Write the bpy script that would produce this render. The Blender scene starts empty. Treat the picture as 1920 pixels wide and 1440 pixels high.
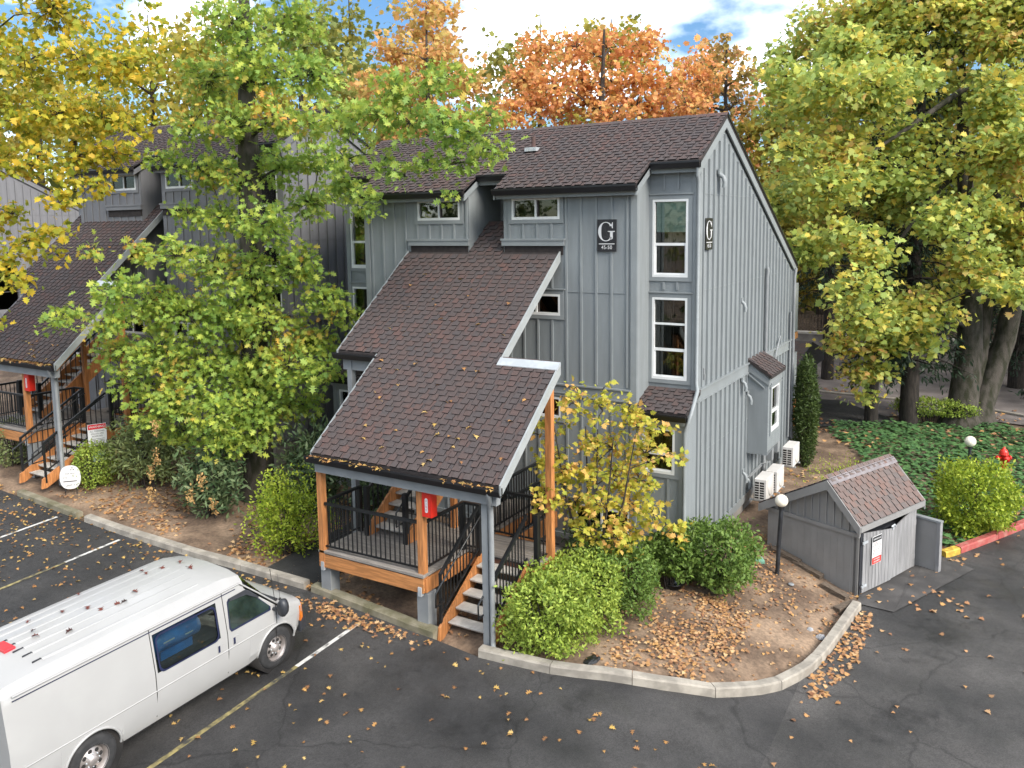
import bpy, math, random
import numpy as np
from mathutils import Vector, Matrix
random.seed(7); RNG = np.random.default_rng(11)
D = bpy.data; SC = bpy.context.scene; COL = SC.collection

# ---------------------------------------------------------------- camera, sky, sun, exposure
cam = D.cameras.new('camera'); camo = D.objects.new('camera', cam); COL.objects.link(camo)
cam.sensor_width = 36; cam.sensor_fit = 'HORIZONTAL'; cam.lens = 28.973; cam.shift_y = -0.0625
cam.clip_start = .1; cam.clip_end = 2000
def _camrot(yaw, pitch, roll):
    f = Vector((math.sin(yaw)*math.cos(pitch), math.cos(yaw)*math.cos(pitch), -math.sin(pitch)))
    r = Vector((math.cos(yaw), -math.sin(yaw), 0)); d = f.cross(r)
    c, s = math.cos(roll), math.sin(roll)
    r2 = r*c + d*s; d2 = d*c - r*s
    return Matrix(((r2.x, -d2.x, -f.x), (r2.y, -d2.y, -f.y), (r2.z, -d2.z, -f.z)))
camo.matrix_world = Matrix.Translation((0, 0, 7.8)) @ _camrot(math.radians(-31.046), math.radians(6.517), math.radians(.7677)).to_4x4()
SC.camera = camo
W = D.worlds.new('World'); SC.world = W; W.use_nodes = True
SUN = Vector((.84, -.25, .66)).normalized()
wn = W.node_tree; sky = wn.nodes.new('ShaderNodeTexSky'); sky.sky_type = 'NISHITA'; sky.sun_disc = False
sky.sun_elevation = math.asin(SUN.z); sky.sun_rotation = math.atan2(SUN.x, SUN.y)
sky.air_density = 1.0; sky.dust_density = .35; sky.ozone_density = 2.0; sky.altitude = 600
bg = wn.nodes['Background']; bg.inputs[1].default_value = .10
# broken bright cloud over a blue sky, the same all round the dome
_hs = wn.nodes.new('ShaderNodeHueSaturation'); _hs.inputs['Saturation'].default_value = 1.2; _hs.inputs['Value'].default_value = .42
_tc = wn.nodes.new('ShaderNodeTexCoord'); _mp = wn.nodes.new('ShaderNodeMapping'); _mp.inputs['Location'].default_value = (4.1, 2.4, .9); _mp.inputs['Scale'].default_value = (1, 1, 1.8)
_nz = wn.nodes.new('ShaderNodeTexNoise'); _nz.inputs['Scale'].default_value = 3.1; _nz.inputs['Detail'].default_value = 7
_rp = wn.nodes.new('ShaderNodeValToRGB'); _rp.color_ramp.elements[0].position = .46; _rp.color_ramp.elements[1].position = .60
_mx = wn.nodes.new('ShaderNodeMix'); _mx.data_type = 'RGBA'; _mx.inputs[7].default_value = (9.4, 9.7, 10.1, 1)
for a, b in ((sky.outputs[0], _hs.inputs['Color']), (_tc.outputs['Generated'], _mp.inputs[0]), (_mp.outputs[0], _nz.inputs[0]), (_nz.outputs[0], _rp.inputs[0]), (_rp.outputs[0], _mx.inputs[0]), (_hs.outputs[0], _mx.inputs[6]), (_mx.outputs[2], bg.inputs[0])): wn.links.new(a, b)
sl = D.lights.new('sun', 'SUN'); so = D.objects.new('sun', sl); COL.objects.link(so)
sl.energy = 1.5; sl.angle = math.radians(28); sl.color = (1, .93, .83)
so.rotation_euler = SUN.to_track_quat('Z', 'Y').to_euler(); so.location = (0, 0, 60)
SC.view_settings.view_transform = 'Standard'; SC.view_settings.look = 'None'
SC.view_settings.exposure = 1.98; SC.view_settings.gamma = 1; SC.view_settings.use_curve_mapping = False
SC.cycles.max_bounces = 6; SC.cycles.transparent_max_bounces = 12; SC.cycles.use_denoising = True
SC.cycles.caustics_reflective = False; SC.cycles.caustics_refractive = False

# ---------------------------------------------------------------- helpers
ORG = {}
def link(o, parent=None):
    COL.objects.link(o)
    if parent is not None: o.parent = parent
    return o
def tag(o, label=None, cat=None, group=None, kind=None):
    if label: o['label'] = label
    if cat: o['category'] = cat
    if group: o['group'] = group
    if kind: o['kind'] = kind
    return o
def empty(name, loc, label, cat, rz=0, group=None, org=None):
    o = D.objects.new(name, None); link(o); o.location = loc; o.rotation_euler = (0, 0, rz); o.empty_display_size = .2
    tag(o, label, cat, group); ORG[o] = Vector(org if org is not None else (0, 0, 0)); return o
def org_of(p):
    while p is not None:
        if p in ORG: return ORG[p]
        p = p.parent
    return Vector((0, 0, 0))
class MB:
    def __init__(s): s.v = []; s.f = []; s.m = []; s.sm = []
    def add(s, vs, fs, mat=0, smooth=False):
        n = len(s.v); s.v += [tuple(v) for v in vs]; s.f += [tuple(i+n for i in f) for f in fs]
        s.m += [mat]*len(fs); s.sm += [smooth]*len(fs); return s
    def hexa(s, p, mat=0):   # 4 bottom, 4 top
        return s.add(p, [(3,2,1,0),(4,5,6,7),(0,1,5,4),(1,2,6,5),(2,3,7,6),(3,0,4,7)], mat)
    def box(s, x0, x1, y0, y1, z0, z1, mat=0):
        return s.hexa([(x0,y0,z0),(x1,y0,z0),(x1,y1,z0),(x0,y1,z0),(x0,y0,z1),(x1,y0,z1),(x1,y1,z1),(x0,y1,z1)], mat)
    def bar(s, p, q, w, h, mat=0, up=(0,0,1)):
        p = Vector(p); q = Vector(q); d = (q-p).normalized(); up = Vector(up)
        if abs(d.dot(up)) > .98: up = Vector((0, 1, 0))
        a = d.cross(up).normalized()*w/2; b = a.cross(d).normalized()*h/2
        return s.hexa([p-a-b, p+a-b, q+a-b, q-a-b, p-a+b, p+a+b, q+a+b, q-a+b], mat)
    def prism(s, poly, vec, mat=0, smooth=False):
        n = len(poly); vec = Vector(vec); a = [Vector(p) for p in poly]; b = [p+vec for p in a]
        s.add(a+b, [tuple(range(n-1,-1,-1)), tuple(range(n,2*n))], mat)
        return s.add(a+b, [(i,(i+1)%n,n+(i+1)%n,n+i) for i in range(n)], mat, smooth)
    def tube(s, pts, r, n=8, mat=0, caps=True, smooth=True):
        pts = [Vector(p) for p in pts]; k = len(pts); rr = r if isinstance(r, (list, tuple)) else [r]*k
        vs = []; prev = None
        for i, p in enumerate(pts):
            d = (pts[min(i+1,k-1)]-pts[max(i-1,0)]).normalized()
            if prev is None:
                a = d.cross(Vector((0,0,1)))
                if a.length < .05: a = d.cross(Vector((1,0,0)))
            else: a = prev - d*prev.dot(d)
            a.normalize(); prev = a; b = d.cross(a)
            vs += [p+(a*math.cos(t)+b*math.sin(t))*rr[i] for t in (2*math.pi*j/n for j in range(n))]
        s.add(vs, [(i*n+j, i*n+(j+1)%n, (i+1)*n+(j+1)%n, (i+1)*n+j) for i in range(k-1) for j in range(n)], mat, smooth)
        if caps:
            s.add(vs[:n], [tuple(range(n-1,-1,-1))], mat); s.add(vs[-n:], [tuple(range(n))], mat)
        return s
    def lathe(s, prof, c=(0,0,0), n=20, axis='Z', mat=0, smooth=True):
        c = Vector(c); vs = []
        for r, z in prof:
            for j in range(n):
                t = 2*math.pi*j/n; x, y = r*math.cos(t), r*math.sin(t)
                vs.append(c+Vector({'Z':(x,y,z),'Y':(x,z,y),'X':(z,x,y)}[axis]))
        k = len(prof)
        return s.add(vs, [(i*n+j, i*n+(j+1)%n, (i+1)*n+(j+1)%n, (i+1)*n+j) for i in range(k-1) for j in range(n)], mat, smooth)
    def build(s, name, mats, parent=None, org=None, bevel=0):
        if not isinstance(mats, (list, tuple)): mats = [mats]
        o3 = Vector(org) if org is not None else org_of(parent)
        me = D.meshes.new(name); me.from_pydata([tuple(Vector(v)-o3) for v in s.v], [], s.f)
        for m in mats: me.materials.append(m)
        me.polygons.foreach_set('material_index', s.m); me.polygons.foreach_set('use_smooth', s.sm); me.update()
        o = link(D.objects.new(name, me), parent)
        if parent is None and org is not None: o.location = o3
        if bevel:
            b = o.modifiers.new('bevel', 'BEVEL'); b.width = bevel; b.segments = 2; b.limit_method = 'ANGLE'
        return o
def text(body, size, parent, mat, name='lettering', loc=(0,0,0), rot=(0,0,0), depth=.002, align='CENTER', sx=1.0, sp=1.0, offset=0):
    cu = D.curves.new(name, 'FONT'); cu.body = body; cu.size = size; cu.extrude = depth; cu.align_x = align; cu.align_y = 'CENTER'; cu.space_character = sp; cu.offset = offset
    t = D.objects.new(name, cu); me = D.meshes.new_from_object(t); D.objects.remove(t); D.curves.remove(cu); me.name = name; me.materials.clear(); me.materials.append(mat)
    o = link(D.objects.new(name, me), parent); o.location = loc; o.rotation_euler = rot; o.scale = (sx, 1, 1); return o

# ---------------------------------------------------------------- materials
def mat(name, col, rough=.6, var=.15, scale=3, bump=0, bscale=60, metal=0, spec=.5, stretch=(1,1,1), col2=None, fac=(.42,.62), rnd=0, detail=6):
    m = D.materials.new(name); m.use_nodes = True; t = m.node_tree; N = t.nodes; L = t.links
    b = N['Principled BSDF']; b.inputs['Roughness'].default_value = rough; b.inputs['Metallic'].default_value = metal
    b.inputs['Specular IOR Level'].default_value = spec
    tc = N.new('ShaderNodeTexCoord'); mp = N.new('ShaderNodeMapping'); mp.inputs['Scale'].default_value = stretch
    L.new(tc.outputs['Object'], mp.inputs[0])
    nz = N.new('ShaderNodeTexNoise'); nz.inputs['Scale'].default_value = scale; nz.inputs['Detail'].default_value = detail
    L.new(mp.outputs[0], nz.inputs[0])
    rp = N.new('ShaderNodeValToRGB'); L.new(nz.outputs[0], rp.inputs[0])
    c2 = col2 or tuple(min(1, c*(1+var)) for c in col); c1 = col if col2 else tuple(c*(1-var) for c in col)
    rp.color_ramp.elements[0].position = fac[0]; rp.color_ramp.elements[1].position = fac[1]
    rp.color_ramp.elements[0].color = (*c1, 1); rp.color_ramp.elements[1].color = (*c2, 1)
    out = rp.outputs[0]
    if rnd:
        oi = N.new('ShaderNodeObjectInfo'); hs = N.new('ShaderNodeHueSaturation'); mr = N.new('ShaderNodeMapRange')
        mr.inputs[3].default_value = 1-rnd; mr.inputs[4].default_value = 1+rnd
        L.new(oi.outputs['Random'], mr.inputs[0]); L.new(mr.outputs[0], hs.inputs['Value']); L.new(out, hs.inputs['Color']); out = hs.outputs[0]
    L.new(out, b.inputs['Base Color'])
    if bump:
        n2 = N.new('ShaderNodeTexNoise'); n2.inputs['Scale'].default_value = bscale; n2.inputs['Detail'].default_value = 4; L.new(mp.outputs[0], n2.inputs[0])
        bp = N.new('ShaderNodeBump'); bp.inputs['Strength'].default_value = bump; bp.inputs['Distance'].default_value = .02
        L.new(n2.outputs[0], bp.inputs['Height']); L.new(bp.outputs[0], b.inputs['Normal'])
    m['out'] = 0
    return m
def ramp_mat(name, cols, rough=.8, obj=False, patch=0, pscale=.8, transl=0, spec=.3, bump=0, bscale=150, gain=1):
    """colour per piece (random per island / per object), optional patches of tone through the whole"""
    m = D.materials.new(name); m.use_nodes = True; t = m.node_tree; N = t.nodes; L = t.links
    b = N['Principled BSDF']; b.inputs['Roughness'].default_value = rough; b.inputs['Specular IOR Level'].default_value = spec
    g = N.new('ShaderNodeNewGeometry'); val = g.outputs['Random Per Island']
    tc = N.new('ShaderNodeTexCoord')
    if obj:
        oi = N.new('ShaderNodeObjectInfo'); ad = N.new('ShaderNodeMath'); ad.operation = 'ADD'
        L.new(val, ad.inputs[0]); L.new(oi.outputs['Random'], ad.inputs[1]); fr = N.new('ShaderNodeMath'); fr.operation = 'FRACT'
        L.new(ad.outputs[0], fr.inputs[0]); val = fr.outputs[0]
    if patch:
        nz = N.new('ShaderNodeTexNoise'); nz.inputs['Scale'].default_value = pscale; nz.inputs['Detail'].default_value = 2
        L.new(tc.outputs['Object'], nz.inputs[0])
        mr = N.new('ShaderNodeMapRange'); mr.inputs[1].default_value = .3; mr.inputs[2].default_value = .7; L.new(nz.outputs[0], mr.inputs[0])
        mx = N.new('ShaderNodeMix'); mx.data_type = 'FLOAT'; mx.inputs[0].default_value = patch
        L.new(val, mx.inputs[2]); L.new(mr.outputs[0], mx.inputs[3]); val = mx.outputs[0]
    rp = N.new('ShaderNodeValToRGB'); L.new(val, rp.inputs[0]); e = rp.color_ramp.elements
    n = len(cols)
    while len(e) < n: e.new(.5)
    for i, c in enumerate(cols): e[i].position = i/(n-1); e[i].color = (*[x*gain for x in c], 1)
    L.new(rp.outputs[0], b.inputs['Base Color'])
    if bump:
        n2 = N.new('ShaderNodeTexNoise'); n2.inputs['Scale'].default_value = bscale; L.new(tc.outputs['Object'], n2.inputs[0])
        bp = N.new('ShaderNodeBump'); bp.inputs['Strength'].default_value = bump; bp.inputs['Distance'].default_value = .01
        L.new(n2.outputs[0], bp.inputs['Height']); L.new(bp.outputs[0], b.inputs['Normal'])
    if transl:
        tr = N.new('ShaderNodeBsdfTranslucent'); L.new(rp.outputs[0], tr.inputs[0]); mx = N.new('ShaderNodeMixShader'); mx.inputs[0].default_value = transl
        L.new(b.outputs[0], mx.inputs[1]); L.new(tr.outputs[0], mx.inputs[2]); L.new(mx.outputs[0], N['Material Output'].inputs[0])
    return m
def glass_mat(name, tint=(.75,.82,.8), rough=.02):
    m = D.materials.new(name); m.use_nodes = True; t = m.node_tree; N = t.nodes; L = t.links; N.remove(N['Principled BSDF'])
    gl = N.new('ShaderNodeBsdfGlossy'); gl.inputs['Roughness'].default_value = rough; gl.inputs[0].default_value = (1,1,1,1)
    tr = N.new('ShaderNodeBsdfTransparent'); tr.inputs[0].default_value = (*tint, 1)
    fr = N.new('ShaderNodeFresnel'); fr.inputs[0].default_value = 1.5
    ad = N.new('ShaderNodeMath'); ad.operation = 'ADD'; ad.inputs[1].default_value = .01; L.new(fr.outputs[0], ad.inputs[0])
    mx = N.new('ShaderNodeMixShader'); L.new(ad.outputs[0], mx.inputs[0]); L.new(tr.outputs[0], mx.inputs[1]); L.new(gl.outputs[0], mx.inputs[2])
    L.new(mx.outputs[0], N['Material Output'].inputs[0]); return m
M = {}
M['wall'] = mat('grey_siding_paint', (.212,.232,.239), .6, .075, 2.2, .2, 200, stretch=(3,3,.35), fac=(.35,.68))
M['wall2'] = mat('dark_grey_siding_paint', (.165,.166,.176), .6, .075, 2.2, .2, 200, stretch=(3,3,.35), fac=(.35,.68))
M['trim'] = mat('grey_trim_paint', (.23,.25,.256), .5, .05, 2)
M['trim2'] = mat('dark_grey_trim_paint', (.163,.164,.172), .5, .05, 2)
M['found'] = mat('foundation_concrete', (.25,.23,.21), .85, .15, 2, .3, 60)
M['shingle'] = ramp_mat('asphalt_shingle', [(.074,.062,.061),(.086,.069,.066),(.076,.066,.066),(.098,.069,.063),(.08,.068,.067),(.114,.071,.063),(.077,.066,.064)], .9, True, .35, .9, 0, .2, .8, 160)
M['shingle_s'] = ramp_mat('weathered_shingle', [(.14,.112,.104),(.16,.122,.11),(.13,.112,.106),(.175,.115,.098),(.15,.125,.116)], .9, True, .2, .8, 0, .2, .5, 260)
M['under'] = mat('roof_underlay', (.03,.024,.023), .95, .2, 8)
M['butt'] = mat('dark_shingle_edge', (.012,.010,.010), .95, .2, 8)
M['gutter'] = mat('black_gutter_metal', (.012,.012,.014), .3, .1, 5)
M['flash'] = mat('bare_flashing_metal', (.5,.53,.55), .4, .08, 4, metal=.3)
M['white'] = mat('white_vinyl', (.72,.73,.72), .4, .04, 3)
M['glass'] = glass_mat('window_glass', (.82,.86,.84))
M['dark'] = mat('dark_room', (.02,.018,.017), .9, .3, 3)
M['blind'] = mat('pale_green_blind', (.52,.68,.60), .8, .06, 2, stretch=(1,1,12))
M['curtain'] = mat('dark_curtain', (.07,.06,.055), .9, .3, 9, stretch=(8,8,.3))
M['cedar'] = mat('stained_cedar', (.46,.19,.065), .55, .22, 3, .08, 50, stretch=(9,9,.8))
M['cedarx'] = mat('stained_cedar_beam', (.46,.2,.07), .55, .2, 3, .08, 50, stretch=(.8,9,9))
M['redwood'] = mat('dark_stained_board', (.13,.05,.028), .6, .2, 5, stretch=(1,8,8))
M['deck'] = mat('grey_deck_board', (.25,.225,.2), .75, .16, 3, .1, 40, stretch=(.7,9,9), rnd=.1)
M['black'] = mat('black_powder_coat', (.012,.013,.014), .35, .1, 4)
M['conc'] = mat('pale_concrete', (.52,.49,.44), .85, .12, 5, .2, 90)
M['kerb'] = mat('kerb_concrete', (.30,.272,.23), .9, .2, 3, .35, 60)
M['kerbm'] = mat('mossy_kerb_concrete', (.13,.12,.07), .95, .3, 3, .4, 60, col2=(.24,.215,.155), fac=(.4,.65))
M['pier'] = mat('grey_painted_pier', (.225,.237,.243), .6, .06, 3)
M['red'] = mat('red_enamel', (.62,.025,.014), .35, .06, 4)
M['wletter'] = mat('white_print', (.62,.62,.62), .5, .02, 4)
M['kletter'] = mat('black_print', (.02,.02,.022), .5, .02, 4)
M['signk'] = mat('black_sign_face', (.016,.016,.019), .35, .2, 6)
M['twig'] = mat('printed_branch', (.05,.043,.048), .4, .1, 6)
M['acw'] = mat('white_unit_casing', (.62,.6,.57), .45, .06, 3)
M['van'] = mat('white_van_paint', (.36,.357,.35), .22, .02, 2, spec=.6)
M['rubber'] = mat('tyre_rubber', (.028,.028,.029), .8, .2, 12)
M['rim'] = mat('grey_steel_rim', (.42,.38,.36), .4, .15, 8, metal=.6)
M['plastic'] = mat('dark_plastic', (.03,.032,.038), .45, .1, 8)
M['seal'] = mat('dark_blue_window_seal', (.012,.016,.05), .35, .1, 8)
M['vglass'] = glass_mat('van_glass', (.62,.70,.68))
M['amber'] = mat('amber_lens', (.75,.2,.02), .25, .1, 8)
M['redlens'] = mat('red_lens', (.55,.03,.04), .25, .1, 8)
M['blue'] = mat('blue_enamel', (.03,.2,.62), .4, .15, 4)
M['shed'] = mat('grey_shed_paint', (.24,.235,.228), .65, .06, 2, .1, 80, rnd=.015)
M['gate'] = mat('weathered_grey_gate_paint', (.25,.248,.25), .65, .14, 3, .1, 80, stretch=(4,4,.5), rnd=.07)
M['globe'] = mat('milky_globe_glass', (.82,.76,.64), .25, .03, 3)
M['lamp'] = mat('black_lamp_post', (.02,.022,.026), .5, .4, 6)
M['green'] = mat('green_plastic_lid', (.2,.42,.3), .5, .15, 9)
M['stone'] = mat('grey_stone', (.33,.33,.34), .8, .25, 9, .4, 30)
M['timber'] = mat('old_timber_edging', (.12,.09,.065), .9, .3, 4, .3, 40, stretch=(2,9,9))
M['bark'] = mat('tree_bark', (.045,.036,.03), .95, .4, 5, 1.0, 22, stretch=(3,3,.7))
M['barkm'] = mat('mossy_bark', (.02,.021,.009), .95, .3, 2.2, 1.0, 20, stretch=(2,2,.8), col2=(.07,.06,.05), fac=(.4,.6))
M['barkd'] = mat('dark_conifer_bark', (.03,.024,.02), .95, .35, 5, 1.0, 20, stretch=(3,3,.6))
M['yel'] = mat('yellow_kerb_paint', (.55,.36,.05), .7, .25, 8, .2, 60)
M['redk'] = mat('worn_red_kerb_paint', (.36,.075,.065), .75, .3, 5, .3, 60, col2=(.4,.16,.13), fac=(.45,.7))
def leafm(name, cols, patch=.45, ps=.5, tr=.35, gain=1): return ramp_mat(name, cols, .55, False, patch, ps, tr, .35, gain=gain)
# ---------------------------------------------------------------- ground
def ss(a, b, x):
    t = np.clip((x-a)/(b-a), 0, 1); return t*t*(3-2*t)
def gz(x, y):
    x = np.asarray(x, float); y = np.asarray(y, float)
    d = np.clip(-9.5-x, 0, 25)
    left = .05*d + ss(12.2, 18, y)*.045*d
    right = -.6*ss(-5.6, -2.4, x)*(1-ss(21, 32, y))
    park = -.05*np.clip(12-y, 0, 40)*(1-ss(-6, -3, x))
    far = .5*ss(60, 90, y)
    return left+right+park+far
def G(x, y): return float(gz(x, y))
def grid_sheet(name, xs, rows, dz, material, label=None, kind='structure', noise=0):
    """rows: function x -> (y0,y1); a sheet that follows the ground"""
    vs = []; fs = []; ny = rows[2]
    for x in xs:
        y0, y1 = rows[0](x), rows[1](x)
        for j in range(ny+1):
            y = y0+(y1-y0)*j/ny; vs.append((x, y, G(x, y)+dz))
    n = ny+1
    for i in range(len(xs)-1):
        for j in range(ny): fs.append((i*n+j, (i+1)*n+j, (i+1)*n+j+1, i*n+j+1))
    m = MB(); m.add(vs, fs, 0, True); o = m.build(name, material); tag(o, label, None, None, kind); return o

def ground_mat():
    m = mat('bare_earth', (.12,.08,.053), .95, .3, 1.1, .6, 40, col2=(.29,.205,.137), fac=(.42,.66))
    t = m.node_tree; N = t.nodes; L = t.links; b = N['Principled BSDF']
    base = b.inputs['Base Color'].links[0].from_socket
    tc = N.new('ShaderNodeTexCoord'); n = N.new('ShaderNodeTexNoise'); n.inputs['Scale'].default_value = 14; n.inputs['Detail'].default_value = 8
    L.new(tc.outputs['Object'], n.inputs[0]); mx = N.new('ShaderNodeMix'); mx.data_type = 'RGBA'; mx.blend_type = 'MULTIPLY'; mx.inputs[0].default_value = .8
    rp = N.new('ShaderNodeValToRGB'); rp.color_ramp.elements[0].position = .3; rp.color_ramp.elements[0].color = (.55,.55,.55,1); rp.color_ramp.elements[1].position = .65; rp.color_ramp.elements[1].color = (1.15,1.12,1.1,1)
    L.new(n.outputs[0], rp.inputs[0]); L.new(base, mx.inputs[6]); L.new(rp.outputs[0], mx.inputs[7]); L.new(mx.outputs[2], b.inputs['Base Color'])
    return m
def asphalt_mat(name, c1, c2, crack=True):
    m = mat(name, c1, .75, .2, .55, .5, 180, col2=c2, fac=(.36,.66), spec=.4)
    t = m.node_tree; N = t.nodes; L = t.links; b = N['Principled BSDF']
    base = b.inputs['Base Color'].links[0].from_socket
    tc = N.new('ShaderNodeTexCoord')
    n2 = N.new('ShaderNodeTexNoise'); n2.inputs['Scale'].default_value = 1.3; n2.inputs['Detail'].default_value = 5; L.new(tc.outputs['Object'], n2.inputs[0])
    mr = N.new('ShaderNodeMapRange'); mr.inputs[1].default_value = .35; mr.inputs[2].default_value = .7; mr.inputs[3].default_value = .42; mr.inputs[4].default_value = .9; L.new(n2.outputs[0], mr.inputs[0]); L.new(mr.outputs[0], b.inputs['Roughness'])
    v2 = N.new('ShaderNodeTexVoronoi'); v2.inputs['Scale'].default_value = 55; L.new(tc.outputs['Object'], v2.inputs[0])
    r2 = N.new('ShaderNodeMapRange'); r2.inputs[3].default_value = .62; r2.inputs[4].default_value = 1.4; L.new(v2.outputs['Color'], r2.inputs[0])
    m2 = N.new('ShaderNodeMix'); m2.data_type = 'RGBA'; m2.blend_type = 'MULTIPLY'; m2.inputs[0].default_value = 1; L.new(base, m2.inputs[6]); L.new(r2.outputs[0], m2.inputs[7]); base = m2.outputs[2]
    n3 = N.new('ShaderNodeTexNoise'); n3.inputs['Scale'].default_value = .9; n3.inputs['Detail'].default_value = 9; n3.inputs['Roughness'].default_value = .7; L.new(tc.outputs['Object'], n3.inputs[0])
    r3 = N.new('ShaderNodeMapRange'); r3.inputs[1].default_value = .56; r3.inputs[2].default_value = .68; r3.inputs[3].default_value = 1; r3.inputs[4].default_value = .5; L.new(n3.outputs[0], r3.inputs[0])
    m3 = N.new('ShaderNodeMix'); m3.data_type = 'RGBA'; m3.blend_type = 'MULTIPLY'; m3.inputs[0].default_value = 1; L.new(base, m3.inputs[6]); L.new(r3.outputs[0], m3.inputs[7]); base = m3.outputs[2]; L.new(base, b.inputs['Base Color'])
    if crack:
        wv = N.new('ShaderNodeTexNoise'); wv.inputs['Scale'].default_value = 1.5; L.new(tc.outputs['Object'], wv.inputs[0])
        ad = N.new('ShaderNodeMix'); ad.data_type = 'RGBA'; ad.blend_type = 'ADD'; ad.inputs[0].default_value = .6
        L.new(tc.outputs['Object'], ad.inputs[6]); L.new(wv.outputs['Color'], ad.inputs[7])
        v = N.new('ShaderNodeTexVoronoi'); v.feature = 'DISTANCE_TO_EDGE'; v.inputs['Scale'].default_value = .27; L.new(ad.outputs[2], v.inputs[0])
        rp = N.new('ShaderNodeValToRGB'); rp.color_ramp.elements[0].position = .002; rp.color_ramp.elements[0].color = (.5,.5,.5,1); rp.color_ramp.elements[1].position = .006; rp.color_ramp.elements[1].color = (1,1,1,1)
        L.new(v.outputs[0], rp.inputs[0]); mx = N.new('ShaderNodeMix'); mx.data_type = 'RGBA'; mx.blend_type = 'MULTIPLY'; mx.inputs[0].default_value = .8
        L.new(base, mx.inputs[6]); L.new(rp.outputs[0], mx.inputs[7]); L.new(mx.outputs[2], b.inputs['Base Color'])
    return m
M['earth'] = ground_mat()
M['asph'] = asphalt_mat('parking_asphalt', (.024,.0235,.0235), (.056,.0535,.052))
M['asph2'] = asphalt_mat('driveway_asphalt', (.034,.033,.032), (.082,.077,.073))
M['asph3'] = mat('path_asphalt', (.03,.029,.027), .9, .2, 2, .5, 150)
M['line'] = mat('worn_white_line', (.10,.098,.092), .8, .3, 7, .2, 100, col2=(.55,.54,.51), fac=(.34,.5))
M['liney'] = mat('worn_yellow_line', (.05,.048,.04), .8, .3, 7, .2, 100, col2=(.34,.28,.11), fac=(.38,.66))

def kerb_y(x):   # near edge of the planting bed along the car park
    P = [(-60,11.3),(-22.8,11.72),(-19.9,11.68),(-18.2,11.7),(-15.8,11.82),(-14.5,11.95),(-12.3,12.12),(-9.1,12.0),(-7.9,11.86),(-6.4,12.02),(-5.0,12.5),(-4.0,13.2),(-3.3,14.1),(-2.9,14.9)]
    return float(np.interp(x, [p[0] for p in P], [p[1] for p in P]))
def drive_x(y):  # left edge of the driveway
    P = [(14.9,-2.9),(15.4,-2.73),(16.3,-2.6),(17.3,-2.5),(18.3,-2.4),(19.2,-2.3),(22.4,-1.05),(23.9,-.15),(25.4,.7),(30,3.4),(34,5.5),(60,20)]
    return float(np.interp(y, [p[0] for p in P], [p[1] for p in P]))
# terrain: one sheet out to the horizon
gx = np.concatenate([np.arange(-400,-60,40.), np.arange(-60,-30,3.), np.arange(-30,8,.5), np.arange(8,60,3.), np.arange(60,401,40.)])
gy = np.concatenate([np.arange(-300,-30,40.), np.arange(-30,8,2.), np.arange(8,36,.5), np.arange(36,90,3.), np.arange(90,700,60.)])
XX, YY = np.meshgrid(gx, gy, indexing='ij'); ZZ = gz(XX, YY)
hill = np.where(np.abs(XX) > 0, 1, 1)*(.05*np.clip(YY-95, 0, 300))
nzz = .03*np.sin(XX*2.1+np.cos(YY*1.7)*1.3)*np.cos(YY*1.9+XX*.7)
ZZ = ZZ+hill+nzz*((YY > 12.3) & (YY < 36) & (XX < 3))
low = np.zeros_like(ZZ)
for i in range(len(gx)):
    ky = kerb_y(gx[i])
    for j in range(len(gy)):
        x, y = gx[i], gy[j]
        if (x <= -2.9 and y < ky+.15) or (x > -2.9 and y < 14.9) or (y >= 14.9 and x > drive_x(y)-.12): low[i, j] = 1
ZZ = ZZ-low*.16
n2 = len(gy); mb = MB()
mb.add(np.stack([XX, YY, ZZ], -1).reshape(-1, 3).tolist(), [(i*n2+j, (i+1)*n2+j, (i+1)*n2+j+1, i*n2+j+1) for i in range(len(gx)-1) for j in range(n2-1)], 0, True)
tag(mb.build('ground', M['earth']), kind='structure')
xs = list(np.arange(-60,-24,3.))+list(np.arange(-24,-2.9,.4))+[-2.9]
grid_sheet('parking_lot', xs, (lambda x: -30, lambda x: kerb_y(x)-.02, 40), 0, M['asph'])
# driveway: columns in y
vs = []; fs = []; yl = list(np.arange(-30,14,2.))+list(np.arange(14,36,.5))+list(np.arange(36,64,2.)); nx = 14
for y in yl:
    x0 = -2.9 if y < 14.9 else drive_x(y)-.03
    x1 = 60 if y < 20 else 30+y*.6
    for k in range(nx+1):
        x = x0+(x1-x0)*(k/nx)**1.8; vs.append((x, y, G(x, y)))
for i in range(len(yl)-1):
    for k in range(nx): fs.append((i*(nx+1)+k, i*(nx+1)+k+1, (i+1)*(nx+1)+k+1, (i+1)*(nx+1)+k))
mb = MB(); mb.add(vs, fs, 0, True); tag(mb.build('driveway', M['asph2']), kind='structure')
# apron in front of the dumpster shed
def patch(name, poly, dz, material, kind='structure'):
    vs = [(x, y, G(x, y)+dz) for x, y in poly]; m = MB(); m.add(vs, [tuple(range(len(vs)))]); o = m.build(name, material); tag(o, kind=kind); return o
M['apron'] = mat('grey_concrete_apron', (.062,.058,.055), .85, .25, 2, .3, 90)
patch('shed_apron', [(-2.5,18.75),(-1.75,18.7),(-.35,22.0),(-1.3,22.75),(-1.62,21.5),(-2.52,19.2)], .02, M['apron'])
patch('asphalt_path', [(-13.9,12.2),(-12.4,12.35),(-12.3,14.5),(-12.6,16.8),(-14.0,16.8),(-14.0,14.2)], .05, M['asph3'])
# far road behind the big maple
patch('back_road', [(-9,36.5),(-5.2,34.6),(-1.4,36.6),(14,33),(30,46),(-9,56)], .05, mat('back_road_asphalt', (.15,.13,.122), .9, .2, 1, .3, 100))
patch('carport_floor', [(-9.4,32.0),(-5.9,32.2),(-3.0,34.2),(-6,37.5),(-9.4,37)], .07, M['asph3'])
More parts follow.
